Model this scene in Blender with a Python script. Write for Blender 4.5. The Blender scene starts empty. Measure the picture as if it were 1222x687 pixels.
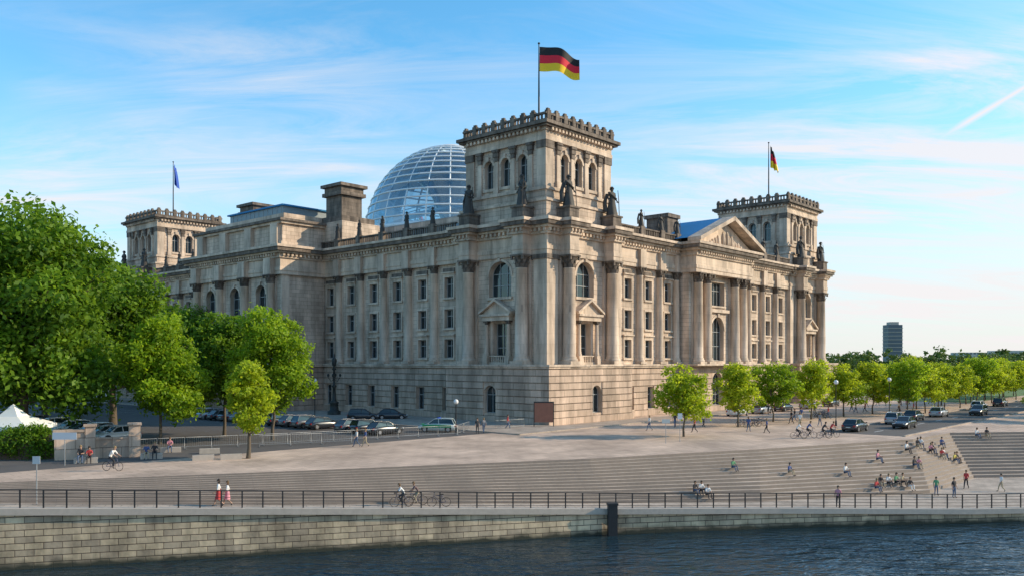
import bpy, math, random
import numpy as np
from mathutils import Vector, Matrix
random.seed(7)
D=bpy.data; sc=bpy.context.scene
COL=sc.collection
R=math.radians
# ------------------------------------------------------------------ materials
def nodes(m):
    m.use_nodes=True; nt=m.node_tree; nt.nodes.clear()
    o=nt.nodes.new('ShaderNodeOutputMaterial'); return nt,o
def N(nt,t,**k):
    n=nt.nodes.new(t)
    for a,b in k.items(): setattr(n,a,b)
    return n
def L(nt,a,b): nt.links.new(a,b)
def c4(c): return (c[0],c[1],c[2],1)
def simple(name,c,rough=.6,metal=0,var=.18,scale=3.0,bump=0,bscale=20,spec=.5):
    m=D.materials.new(name); nt,o=nodes(m)
    p=N(nt,'ShaderNodeBsdfPrincipled'); p.inputs['Roughness'].default_value=rough; p.inputs['Metallic'].default_value=metal
    p.inputs['Specular IOR Level'].default_value=spec
    tc=N(nt,'ShaderNodeTexCoord'); no=N(nt,'ShaderNodeTexNoise'); no.inputs['Scale'].default_value=scale; no.inputs['Detail'].default_value=5
    L(nt,tc.outputs['Object'],no.inputs['Vector'])
    mx=N(nt,'ShaderNodeMix',data_type='RGBA'); mx.inputs[6].default_value=c4([x*(1-var) for x in c]); mx.inputs[7].default_value=c4([min(1,x*(1+var)) for x in c])
    L(nt,no.outputs['Fac'],mx.inputs[0]); L(nt,mx.outputs[2],p.inputs['Base Color'])
    if bump:
        n2=N(nt,'ShaderNodeTexNoise'); n2.inputs['Scale'].default_value=bscale; L(nt,tc.outputs['Object'],n2.inputs['Vector'])
        b=N(nt,'ShaderNodeBump'); b.inputs['Strength'].default_value=bump; b.inputs['Distance'].default_value=.05
        L(nt,n2.outputs['Fac'],b.inputs['Height']); L(nt,b.outputs[0],p.inputs['Normal'])
    L(nt,p.outputs[0],o.inputs[0]); return m
def masonry(name,c1,c2,mort,bw,rh,ms,wall=True,rough=.8,stain=.5,bump=.4,nscale=.25,rot=0,stretch=(1,1,.25),streak=0):
    m=D.materials.new(name); nt,o=nodes(m)
    p=N(nt,'ShaderNodeBsdfPrincipled'); p.inputs['Roughness'].default_value=rough; p.inputs['Specular IOR Level'].default_value=.3
    tc=N(nt,'ShaderNodeTexCoord'); vec=tc.outputs['Object']
    if wall:
        s=N(nt,'ShaderNodeSeparateXYZ'); L(nt,vec,s.inputs[0]); a=N(nt,'ShaderNodeMath',operation='ADD'); L(nt,s.outputs[0],a.inputs[0]); L(nt,s.outputs[1],a.inputs[1])
        cb=N(nt,'ShaderNodeCombineXYZ'); L(nt,a.outputs[0],cb.inputs[0]); L(nt,s.outputs[2],cb.inputs[1]); v2=cb.outputs[0]
    else:
        mp=N(nt,'ShaderNodeMapping'); mp.inputs['Rotation'].default_value=(0,0,rot); L(nt,vec,mp.inputs[0]); v2=mp.outputs[0]
    br=N(nt,'ShaderNodeTexBrick'); br.inputs['Scale'].default_value=1; br.inputs['Brick Width'].default_value=bw; br.inputs['Row Height'].default_value=rh
    br.inputs['Mortar Size'].default_value=ms; br.inputs['Mortar Smooth'].default_value=.3; br.inputs['Bias'].default_value=0
    br.inputs['Color1'].default_value=c4(c1); br.inputs['Color2'].default_value=c4(c2); br.inputs['Mortar'].default_value=c4(mort)
    L(nt,v2,br.inputs['Vector'])
    mp2=N(nt,'ShaderNodeMapping'); mp2.inputs['Scale'].default_value=stretch; L(nt,vec,mp2.inputs[0])
    no=N(nt,'ShaderNodeTexNoise'); no.inputs['Scale'].default_value=nscale*2.2; no.inputs['Detail'].default_value=8; no.inputs['Roughness'].default_value=.62; L(nt,mp2.outputs[0],no.inputs['Vector'])
    rp=N(nt,'ShaderNodeMapRange'); rp.inputs[1].default_value=.35; rp.inputs[2].default_value=.66; rp.inputs[3].default_value=1-stain; rp.inputs[4].default_value=1.1; L(nt,no.outputs['Fac'],rp.inputs[0])
    mul=rp.outputs[0]
    if streak:
        mp3=N(nt,'ShaderNodeMapping'); mp3.inputs['Scale'].default_value=(1.5,1.5,.09); L(nt,vec,mp3.inputs[0])
        ns=N(nt,'ShaderNodeTexNoise'); ns.inputs['Scale'].default_value=1; ns.inputs['Detail'].default_value=6; ns.inputs['Roughness'].default_value=.6; L(nt,mp3.outputs[0],ns.inputs['Vector'])
        r3=N(nt,'ShaderNodeMapRange'); r3.inputs[1].default_value=.5; r3.inputs[2].default_value=.72; r3.inputs[3].default_value=1; r3.inputs[4].default_value=1-streak; L(nt,ns.outputs['Fac'],r3.inputs[0])
        mm=N(nt,'ShaderNodeMath',operation='MULTIPLY'); L(nt,mul,mm.inputs[0]); L(nt,r3.outputs[0],mm.inputs[1]); mul=mm.outputs[0]
    mx=N(nt,'ShaderNodeMix',data_type='RGBA',blend_type='MULTIPLY'); mx.inputs[0].default_value=1; L(nt,br.outputs['Color'],mx.inputs[6]); L(nt,mul,mx.inputs[7])
    L(nt,mx.outputs[2],p.inputs['Base Color'])
    n3=N(nt,'ShaderNodeTexNoise'); n3.inputs['Scale'].default_value=6; n3.inputs['Detail'].default_value=4; L(nt,vec,n3.inputs['Vector'])
    ad=N(nt,'ShaderNodeMath',operation='MULTIPLY_ADD'); L(nt,br.outputs['Fac'],ad.inputs[0]); ad.inputs[1].default_value=-1; 
    m3=N(nt,'ShaderNodeMath',operation='MULTIPLY'); L(nt,n3.outputs['Fac'],m3.inputs[0]); m3.inputs[1].default_value=.5; L(nt,m3.outputs[0],ad.inputs[2])
    b=N(nt,'ShaderNodeBump'); b.inputs['Strength'].default_value=bump; b.inputs['Distance'].default_value=.04; L(nt,ad.outputs[0],b.inputs['Height']); L(nt,b.outputs[0],p.inputs['Normal'])
    L(nt,p.outputs[0],o.inputs[0]); return m
M={}
M['stone']=masonry('sandstone_blocks',(.72,.565,.44),(.57,.445,.345),(.32,.245,.185),1.5,.62,.022,stain=.42,streak=.3)
M['plain']=masonry('sandstone_trim',(.72,.57,.445),(.64,.505,.39),(.46,.365,.29),2.6,1.3,.012,stain=.44,streak=.34)
M['rust']=masonry('sandstone_rusticated',(.64,.48,.37),(.47,.355,.27),(.20,.15,.115),1.9,.9,.03,stain=.42,streak=.25)
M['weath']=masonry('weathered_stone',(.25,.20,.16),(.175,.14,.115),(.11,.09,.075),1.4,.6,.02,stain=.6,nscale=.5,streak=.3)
M['frame']=simple('window_frame',(.30,.31,.31),.5)
M['roof']=simple('roof_sheet',(.22,.27,.30),.6)
M['copper']=simple('blue_roof_sheet',(.03,.20,.42),.65,spec=.2)
M['bronze']=simple('bronze_patina',(.035,.037,.033),.55,.3,var=.4)
M['statue']=simple('statue_dark_stone',(.055,.05,.045),.75,0,var=.4,bump=.3)
def glassmat(name,c,rough=.04):
    m=D.materials.new(name); nt,o=nodes(m)
    p=N(nt,'ShaderNodeBsdfPrincipled'); p.inputs['Roughness'].default_value=rough; p.inputs['IOR'].default_value=1.6
    tc=N(nt,'ShaderNodeTexCoord'); no=N(nt,'ShaderNodeTexNoise'); no.inputs['Scale'].default_value=.35; L(nt,tc.outputs['Object'],no.inputs['Vector'])
    mx=N(nt,'ShaderNodeMix',data_type='RGBA'); mx.inputs[6].default_value=c4([x*.3 for x in c]); mx.inputs[7].default_value=c4([x*2 for x in c]); L(nt,no.outputs['Fac'],mx.inputs[0]); L(nt,mx.outputs[2],p.inputs['Base Color'])
    b=N(nt,'ShaderNodeBump'); b.inputs['Strength'].default_value=.25; b.inputs['Distance'].default_value=.1; L(nt,no.outputs['Fac'],b.inputs['Height']); L(nt,b.outputs[0],p.inputs['Normal'])
    L(nt,p.outputs[0],o.inputs[0]); return m
M['glass']=glassmat('window_glass',(.018,.03,.035))
m=D.materials.new('dome_glass'); nt,o=nodes(m)
tr=N(nt,'ShaderNodeBsdfTransparent'); tr.inputs[0].default_value=(.62,.78,.86,1); gl=N(nt,'ShaderNodeBsdfGlossy'); gl.inputs['Roughness'].default_value=.1; gl.inputs[0].default_value=(.8,.92,1,1)
fr=N(nt,'ShaderNodeFresnel'); fr.inputs[0].default_value=1.45; ma=N(nt,'ShaderNodeMath',operation='ADD'); L(nt,fr.outputs[0],ma.inputs[0]); ma.inputs[1].default_value=.2
mx=N(nt,'ShaderNodeMixShader'); L(nt,ma.outputs[0],mx.inputs[0]); L(nt,tr.outputs[0],mx.inputs[1]); L(nt,gl.outputs[0],mx.inputs[2]); L(nt,mx.outputs[0],o.inputs[0]); M['domeglass']=m
M['steel']=simple('painted_steel',(.75,.78,.78),.4,.05)
M['ramp']=simple('white_ramp',(.78,.79,.79),.5)
M['mirror']=simple('mirror_cone',(.5,.55,.6),.15,.9)
M['metal']=simple('galvanised_metal',(.36,.37,.38),.45,.5)
M['iron']=simple('dark_iron',(.035,.035,.037),.55,.3)
M['white']=simple('white_fabric',(.8,.8,.78),.6,var=.05)
M['concrete']=simple('concrete_block',(.46,.40,.34),.85,bump=.2)
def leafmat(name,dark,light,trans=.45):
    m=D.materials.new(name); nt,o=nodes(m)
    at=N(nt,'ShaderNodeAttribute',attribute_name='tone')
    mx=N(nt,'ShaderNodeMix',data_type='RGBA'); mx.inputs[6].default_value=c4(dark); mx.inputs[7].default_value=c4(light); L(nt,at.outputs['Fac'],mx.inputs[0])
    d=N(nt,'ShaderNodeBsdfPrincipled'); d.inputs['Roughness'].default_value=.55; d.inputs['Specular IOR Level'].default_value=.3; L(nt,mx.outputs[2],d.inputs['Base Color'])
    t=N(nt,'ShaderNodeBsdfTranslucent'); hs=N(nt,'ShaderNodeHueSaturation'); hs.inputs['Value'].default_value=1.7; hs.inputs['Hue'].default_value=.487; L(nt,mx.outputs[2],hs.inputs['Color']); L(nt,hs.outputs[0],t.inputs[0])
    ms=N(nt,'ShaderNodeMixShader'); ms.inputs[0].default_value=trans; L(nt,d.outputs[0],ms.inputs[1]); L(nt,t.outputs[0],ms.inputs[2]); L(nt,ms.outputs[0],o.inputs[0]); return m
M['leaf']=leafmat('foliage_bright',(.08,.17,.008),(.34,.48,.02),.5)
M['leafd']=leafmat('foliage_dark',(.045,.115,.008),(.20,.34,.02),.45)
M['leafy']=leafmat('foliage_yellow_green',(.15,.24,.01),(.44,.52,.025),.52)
M['leaff']=leafmat('foliage_far',(.045,.085,.02),(.12,.18,.03),.2)
M['bark']=simple('bark',(.11,.085,.06),.9,bump=.6,bscale=8)
# ------------------------------------------------------------------ mesh builder
class MB:
    def __init__(s): s.v=[];s.f=[];s.m=[];s.s=[]
    def add(s,vs,fs,mat=0,sm=False):
        n=len(s.v); s.v.extend([tuple(x) for x in vs])
        for f in fs: s.f.append(tuple(i+n for i in f)); s.m.append(mat); s.s.append(sm)
    def box(s,x0,x1,y0,y1,z0,z1,mat=0,T=None):
        vs=[(x0,y0,z0),(x1,y0,z0),(x1,y1,z0),(x0,y1,z0),(x0,y0,z1),(x1,y0,z1),(x1,y1,z1),(x0,y1,z1)]
        if T: vs=[T(*p) for p in vs]
        s.add(vs,[(0,3,2,1),(4,5,6,7),(0,1,5,4),(1,2,6,5),(2,3,7,6),(3,0,4,7)],mat)
    def obox(s,c,ang,lx,ly,z0,z1,mat=0):
        ca,sa=math.cos(ang),math.sin(ang)
        s.box(-lx/2,lx/2,-ly/2,ly/2,z0,z1,mat,lambda x,y,z:(c[0]+x*ca-y*sa,c[1]+x*sa+y*ca,z))
    def lathe(s,cx,cy,prof,seg=16,mat=0,T=None,sm=True):
        vs=[]
        for r,z in prof:
            for i in range(seg):
                a=2*math.pi*i/seg; p=(cx+r*math.cos(a),cy+r*math.sin(a),z); vs.append(T(*p) if T else p)
        fs=[]
        for k in range(len(prof)-1):
            for i in range(seg):
                j=(i+1)%seg; fs.append((k*seg+i,k*seg+j,(k+1)*seg+j,(k+1)*seg+i))
        s.add(vs,fs,mat,sm); s.add([vs[(len(prof)-1)*seg+i] for i in range(seg)],[tuple(range(seg))],mat)
    def tube(s,pts,rad,seg=6,mat=0,sm=True,caps=True):
        pts=[Vector(p) for p in pts]
        if not hasattr(rad,'__len__'): rad=[rad]*len(pts)
        vs=[];n=len(pts)
        for i,p in enumerate(pts):
            t=(pts[min(i+1,n-1)]-pts[max(i-1,0)]).normalized()
            up=Vector((0,0,1)) if abs(t.z)<.9 else Vector((1,0,0))
            a=t.cross(up).normalized(); b=t.cross(a)
            for k in range(seg):
                q=2*math.pi*k/seg; vs.append(p+(a*math.cos(q)+b*math.sin(q))*rad[i])
        fs=[]
        for i in range(n-1):
            for k in range(seg):
                j=(k+1)%seg; fs.append((i*seg+k,i*seg+j,(i+1)*seg+j,(i+1)*seg+k))
        s.add(vs,fs,mat,sm)
        if caps: s.add(vs[:seg],[tuple(range(seg))],mat); s.add(vs[-seg:],[tuple(range(seg))],mat)
    def ell(s,c,r,seg=10,rings=7,mat=0,z0=-1,sm=True):
        vs=[];
        for i in range(rings+1):
            f=z0+(1-z0)*i/rings; ph=math.asin(max(-1,min(1,f)))
            for k in range(seg):
                a=2*math.pi*k/seg; vs.append((c[0]+r[0]*math.cos(ph)*math.cos(a),c[1]+r[1]*math.cos(ph)*math.sin(a),c[2]+r[2]*math.sin(ph)))
        fs=[(i*seg+k,i*seg+(k+1)%seg,(i+1)*seg+(k+1)%seg,(i+1)*seg+k) for i in range(rings) for k in range(seg)]
        s.add(vs,fs,mat,sm)
    def mesh(s,name,mats):
        me=D.meshes.new(name); me.from_pydata(s.v,[],s.f)
        for m in mats: me.materials.append(m)
        me.polygons.foreach_set('material_index',s.m); me.polygons.foreach_set('use_smooth',s.s); me.update(); return me
    def obj(s,name,mats,parent=None,loc=None,rot=0):
        return mkobj(name,s.mesh(name,mats),parent,loc,rot)
def mkobj(name,me,parent=None,loc=None,rot=0,scale=1):
    o=D.objects.new(name,me); COL.objects.link(o)
    if parent: o.parent=parent
    if loc is not None: o.location=loc
    o.rotation_euler=(0,0,rot); o.scale=(scale,)*3 if not hasattr(scale,'__len__') else scale
    return o
def empty(name,loc=(0,0,0),rot=0):
    o=D.objects.new(name,None); COL.objects.link(o); o.location=loc; o.rotation_euler=(0,0,rot); return o
def lerp(a,b,t): return tuple(x+(y-x)*t for x,y in zip(a,b))
# ------------------------------------------------------------------ figures
def figure(key,pose='stand',robe=False,skirt=False,hs=.27,longhair=False):
    J={}
    def lr(n,l,r): J[n+'L']=l; J[n+'R']=r
    if pose in('stand','walk'):
        J['pel']=(0,0,.95);J['wai']=(0,-.01,1.1);J['che']=(0,0,1.32);J['nek']=(0,0,1.48);J['hd0']=(0,-.01,1.57);J['hd1']=(0,-.02,1.68)
        lr('sho',(-.17,0,1.41),(.17,0,1.41)); lr('hip',(-.09,0,.9),(.09,0,.9))
        if pose=='stand':
            lr('elb',(-.24,.03,1.14),(.24,.03,1.14)); lr('wri',(-.25,-.07,.9),(.22,-.12,.93))
            lr('kne',(-.11,-.03,.49),(.12,-.02,.49)); lr('ank',(-.12,.03,.08),(.14,.02,.08)); lr('toe',(-.14,-.13,.035),(.17,-.14,.035))
        else:
            lr('elb',(-.23,.12,1.15),(.23,-.05,1.14)); lr('wri',(-.24,.08,.92),(.23,-.24,.98))
            lr('kne',(-.1,-.19,.51),(.1,.02,.48)); lr('ank',(-.1,-.28,.1),(.1,.33,.17)); lr('toe',(-.11,-.44,.07),(.11,.22,.04))
    elif pose=='sit':
        b=.1
        z=hs
        J['pel']=(0,b,z+.12);J['wai']=(0,b+.03,z+.27);J['che']=(0,b-.02,z+.48);J['nek']=(0,b-.06,z+.64);J['hd0']=(0,b-.08,z+.73);J['hd1']=(0,b-.1,z+.84)
        lr('sho',(-.17,b-.04,z+.57),(.17,b-.04,z+.57)); lr('elb',(-.24,b-.12,z+.33),(.24,b-.14,z+.33)); lr('wri',(-.15,b-.36,z+.3),(.15,b-.38,z+.33))
        kz=max(.5,hs+.1); lr('hip',(-.09,b,z+.1),(.09,b,z+.1)); lr('kne',(-.14,b-.38,kz),(.14,b-.38,kz+.02)); lr('ank',(-.13,b-.5,.08),(.14,b-.46,.08)); lr('toe',(-.14,b-.66,.035),(.16,b-.62,.035))
    elif pose=='cycle':
        J['pel']=(0,.22,1.0);J['wai']=(0,.16,1.13);J['che']=(0,.0,1.34);J['nek']=(0,-.12,1.48);J['hd0']=(0,-.17,1.56);J['hd1']=(0,-.2,1.67)
        lr('sho',(-.17,-.07,1.42),(.17,-.07,1.42)); lr('elb',(-.24,-.22,1.2),(.24,-.22,1.2)); lr('wri',(-.22,-.42,1.08),(.22,-.42,1.08))
        lr('hip',(-.09,.2,.96),(.09,.2,.96)); lr('kne',(-.11,-.2,.78),(.11,-.08,.6)); lr('ank',(-.12,-.06,.42),(.12,.08,.22)); lr('toe',(-.12,-.2,.36),(.12,-.07,.17))
    chain=[('pel','wai','s'),('wai','che','s'),('che','nek','s'),('nek','hd0','k'),('hd0','hd1','k')]
    for q in'LR': chain+=[('che','sho'+q,'s'),('sho'+q,'elb'+q,'s'),('elb'+q,'wri'+q,'k'),('pel','hip'+q,'p'),('hip'+q,'kne'+q,'p'),('kne'+q,'ank'+q,'k' if skirt else 'p'),('ank'+q,'toe'+q,'o')]
    rad=dict(pel=.135,wai=.12,che=.15,nek=.06,hd0=.075,hd1=.095,sho=.07,elb=.045,wri=.03,hip=.095,kne=.062,ank=.042,toe=.035)
    names=list(J); idx={n:i for i,n in enumerate(names)}
    me=D.meshes.new('tmp'); me.from_pydata([J[n] for n in names],[(idx[a],idx[b]) for a,b,_ in chain],[])
    ob=D.objects.new('tmp',me); COL.objects.link(ob)
    ob.modifiers.new('Skin','SKIN')
    sv=me.skin_vertices[0].data
    for n in names:
        r=rad.get(n) or rad[n[:3]]; sv[idx[n]].radius=(r,r*(.75 if n in('pel','wai','che') else 1)); sv[idx[n]].use_root=(n=='pel')
    su=ob.modifiers.new('S','SUBSURF'); su.levels=1; su.render_levels=1
    dg=bpy.context.evaluated_depsgraph_get(); dg.update(); ev=ob.evaluated_get(dg); em=ev.to_mesh()
    mb=MB(); vs=[tuple(v.co) for v in em.vertices]; mb.v=vs
    lab={'k':0,'s':1,'p':2,'o':3}
    for p in em.polygons:
        c=Vector(p.center); best=9;bl=0
        for a,b,l in chain:
            A=Vector(J[a]);B=Vector(J[b]);t=max(0,min(1,(c-A).dot(B-A)/max(1e-9,(B-A).length_squared))); d=(A+(B-A)*t-c).length
            if d<best: best=d;bl=lab[l]
        mb.f.append(tuple(p.vertices)); mb.m.append(bl); mb.s.append(True)
    ev.to_mesh_clear(); D.objects.remove(ob)
    h=Vector(J['hd1'])
    mb.ell((h.x,h.y+.02,h.z+.005),(.098,.112,.128),10,6,4,z0=.05)
    mb.ell((h.x,h.y+.05,h.z-.02),(.093,.085,.11 if not longhair else .2),10,6,4)
    mb.tube([(h.x,h.y-.1,h.z-.0),(h.x,h.y-.125,h.z-.035)],[.01,.018],5,0)
    for q in(-1,1):
        mb.ell((h.x+q*.1,h.y,h.z-.02),(.014,.025,.035),6,4,0); mb.ell((h.x+q*.035,h.y-.095,h.z-.0),(.014,.01,.009),6,4,3)
    mb.ell((h.x,h.y-.093,h.z-.065),(.026,.01,.007),6,4,5)
    for q in'LR':
        w=Vector(J['wri'+q]);e=Vector(J['elb'+q]);d=(w-e).normalized(); sd=d.cross(Vector((0,1,0) if abs(d.y)<.8 else (0,0,1))).normalized()
        fw=sd.cross(d).normalized(); k=w+d*.09
        mb.tube([w,w+d*.05,k],[.027,.036,.036],6,0)
        for i,ln in enumerate((.075,.085,.08,.06)):
            o=fw*(.027-.018*i); mb.tube([k+o,k+o+d*ln*.55+sd*.008,k+o+d*ln*.95+sd*.03],[.009,.008,.006],4,0)
        mb.tube([w+d*.03+fw*.03,w+d*.06+fw*.06,w+d*.1+fw*.065],[.012,.01,.007],4,0)
    if robe or skirt:
        z0=.03 if robe else .48; prof=[]
        for i in range(7):
            t=i/6; prof.append((.15+.13*t*(1 if robe else .7),1.12-(1.12-z0)*t))
        seg=20;vs=[]
        for r,z in prof:
            for i in range(seg):
                a=2*math.pi*i/seg; rr=r*(1+.10*math.sin(a*6+z*3)*(1.12-z)/1.1); vs.append((rr*math.cos(a)*1.05,rr*math.sin(a)*.85,z))
        mb.add(vs,[(k*seg+i,k*seg+(i+1)%seg,(k+1)*seg+(i+1)%seg,(k+1)*seg+i) for k in range(6) for i in range(seg)],2,True)
        if robe:
            mb.tube([(-.2,.02,1.45),(-.05,-.15,1.2),(.15,-.14,1.05),(.2,.1,1.0)],[.05,.05,.06,.05],6,1)
            mb.tube([(.3,-.2,.05),(.3,-.16,1.0),(.3,-.1,1.6)],[.02,.02,.015],5,1)
            mb.tube([(-.3,.12,.25),(-.34,.14,.8),(-.22,.12,1.35)],[.12,.1,.06],6,1)
    return mb
FIG={}
def figmesh(key,**k):
    if key not in FIG: FIG[key]=figure(key,**k).mesh('fig_'+key,[None]*6)
    return FIG[key]
skin=simple('skin',(.45,.27,.19),.6); skinb=simple('skin_tan',(.35,.2,.13),.6)
CL={}
def cloth(c):
    if c not in CL: CL[c]=simple('cloth_%d'%len(CL),c,.8,var=.12)
    return CL[c]
lips=simple('lips',(.35,.12,.1),.5)
WH=(.75,.74,.72);BK=(.03,.03,.035);BL=(.06,.1,.25);RD=(.5,.05,.05);PK=(.6,.25,.3);GR=(.1,.3,.15);GY=(.25,.25,.26);JN=(.08,.12,.2);TN=(.4,.33,.22);YL=(.6,.5,.1)
HAIRS=[(.05,.035,.02),(.03,.02,.015),(.25,.17,.08),(.12,.07,.03)]
def person(loc,rot,key='stand',top=WH,bot=JN,hair=None,sc_=1.0,name='person',**k):
    base=figmesh(key,**k); o=mkobj(name,base,None,loc,rot,sc_*random.uniform(.94,1.05))
    ms=[skin if random.random()<.7 else skinb,cloth(top),cloth(bot),cloth(BK),cloth(hair or random.choice(HAIRS)),lips]
    for i,m in enumerate(ms): o.material_slots[i].link='OBJECT'; o.material_slots[i].material=m
    return o
def statue_mats(o,m):
    for s_ in o.material_slots: s_.link='OBJECT'; s_.material=m
# ------------------------------------------------------------------ building
BW,BL_=94.5,129.0
BC=(4.64,107.0); BA=R(48.2)
bld=empty('parliament_building',(BC[0],BC[1],0),BA)
def loc2w(u,v,z=0):
    return (BC[0]+u*math.cos(BA)-v*math.sin(BA),BC[1]+u*math.sin(BA)+v*math.cos(BA),z)
W={k:MB() for k in('walls','rustication','trim','weathered','glass','frames','roof','copper_roof')}
def fbox(mb,F,s0,s1,z0,z1,d0,d1):
    vs=[F(s,z,d) for d in(d0,d1) for z in(z0,z1) for s in(s0,s1)]
    mb.add(vs,[(0,1,3,2),(4,5,7,6),(0,1,5,4),(2,3,7,6),(0,2,6,4),(1,3,7,5)])
def opening_fill(F,o,dep,mull=True):
    s0,s1,z0,z1=o['s0'],o['s1'],o['z0'],o['z1']; arch=o.get('arch'); r=(s1-s0)/2; sp=z1-r if arch else z1
    Wl=W['trim']; q=lambda *p: Wl.add([F(*x) for x in p],[(0,1,2,3)])
    q((s0,z0,0),(s0,sp,0),(s0,sp,-dep),(s0,z0,-dep)); q((s1,z0,0),(s1,sp,0),(s1,sp,-dep),(s1,z0,-dep)); q((s0,z0,0),(s1,z0,0),(s1,z0,-dep),(s0,z0,-dep))
    fr=W['frames']; t=.1; D0=-dep+.01; D1=-dep+.12
    if not arch: q((s0,z1,0),(s1,z1,0),(s1,z1,-dep),(s0,z1,-dep))
    else:
        n=12; c=(s0+s1)/2; pts=[(c-r*math.cos(math.pi*i/n),sp+r*math.sin(math.pi*i/n)) for i in range(n+1)]
        for a,b in zip(pts,pts[1:]):
            q((a[0],a[1],0),(b[0],b[1],0),(b[0],b[1],-dep),(a[0],a[1],-dep))
            W['walls'].add([F(a[0],a[1],0),F(b[0],b[1],0),F(b[0],z1,0),F(a[0],z1,0)],[(0,1,2,3)])
            kk=(r-.12)/r; A=(c+(a[0]-c)*kk,sp+(a[1]-sp)*kk);B=(c+(b[0]-c)*kk,sp+(b[1]-sp)*kk)
            fr.add([F(a[0],a[1],D1),F(b[0],b[1],D1),F(B[0],B[1],D1),F(A[0],A[1],D1)],[(0,1,2,3)])
            if o.get('vous',1):
                k=(r+.35)/r; A=(c+(a[0]-c)*k,sp+(a[1]-sp)*k);B=(c+(b[0]-c)*k,sp+(b[1]-sp)*k)
                W['trim'].add([F(a[0],a[1],.12),F(b[0],b[1],.12),F(B[0],B[1],.12),F(A[0],A[1],.12)],[(0,1,2,3)])
                W['trim'].add([F(A[0],A[1],.12),F(B[0],B[1],.12),F(B[0],B[1],0),F(A[0],A[1],0)],[(0,1,2,3)])
                W['trim'].add([F(a[0],a[1],.12),F(b[0],b[1],.12),F(b[0],b[1],0),F(a[0],a[1],0)],[(0,1,2,3)])
        if o.get('vous',1): fbox(W['trim'],F,c-.22,c+.22,z1-.05,z1+.55,-.02,.3)
    W['glass'].add([F(s0,z0,-dep),F(s1,z0,-dep),F(s1,z1,-dep),F(s0,z1,-dep)],[(0,1,2,3)])
    fbox(fr,F,s0,s0+t,z0,z1,D0,D1-.002); fbox(fr,F,s1-t,s1,z0,z1,D0,D1-.002); fbox(fr,F,s0+t,s1-t,z0,z0+t,D0,D1)
    if not arch: fbox(fr,F,s0+t,s1-t,z1-t,z1,D0,D1)
    nm=max(1,int(round((s1-s0)/1.2)))
    for i in range(1,nm+1):
        if nm==1 and i==1: x=(s0+s1)/2
        elif i==nm: break
        else: x=s0+(s1-s0)*i/nm
        fbox(fr,F,x-.04,x+.04,z0+t,z1-t,D0,D1-.02)
    zz=z0+(z1-z0)*.66; fbox(fr,F,s0+t,s1-t,zz-.05,zz+.05,D0,D1-.03)
    if z1-z0>4.5: zz=z0+(z1-z0)*.33; fbox(fr,F,s0+t,s1-t,zz-.05,zz+.05,D0,D1-.03)
def wall(F,s0,s1,z0,z1,ops,dep=.55,mb=None):
    mb=mb or W['walls']
    xs=sorted({s0,s1,*[o['s0'] for o in ops],*[o['s1'] for o in ops]}); zs=sorted({z0,z1,*[o['z0'] for o in ops],*[o['z1'] for o in ops]})
    for a,b in zip(xs,xs[1:]):
        for c,d in zip(zs,zs[1:]):
            x=(a+b)/2;z=(c+d)/2
            if any(o['s0']<x<o['s1'] and o['z0']<z<o['z1'] for o in ops): continue
            mb.add([F(a,c,0),F(b,c,0),F(b,d,0),F(a,d,0)],[(0,1,2,3)])
    for o in ops: opening_fill(F,o,dep)
def courses(F,s0,s1,z0,z1,n,ops,pr=.14,gap=.08):
    h=(z1-z0)/n
    for k in range(n):
        a=z0+k*h;b=a+h-gap
        cuts=sorted([(o['s0']-.05,o['s1']+.05) for o in ops if o['z0']-.0<b and o['z1']>a])
        x=s0
        for c,d in cuts+[(s1,s1)]:
            if c>x: fbox(W['rustication'],F,x,c,a,b,-.02,pr)
            x=d
def surround(F,o,hood=True,w=.28):
    s0,s1,z0,z1=o['s0'],o['s1'],o['z0'],o['z1']; t=W['trim']
    fbox(t,F,s0-w,s0-.002,z0,z1,-.02,.12); fbox(t,F,s1+.002,s1+w,z0,z1,-.02,.12); fbox(t,F,s0-w-.08,s1+w+.08,z0-.28,z0-.003,-.02,.25)
    fbox(t,F,s0-w,s1+w,z1+.002,z1+w,-.02,.13)
    if hood: fbox(t,F,s0-w-.15,s1+w+.15,z1+w+.25,z1+w+.45,-.02,.4); fbox(t,F,s0-w,s1+w,z1+w+.002,z1+w+.248,-.02,.18)
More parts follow.
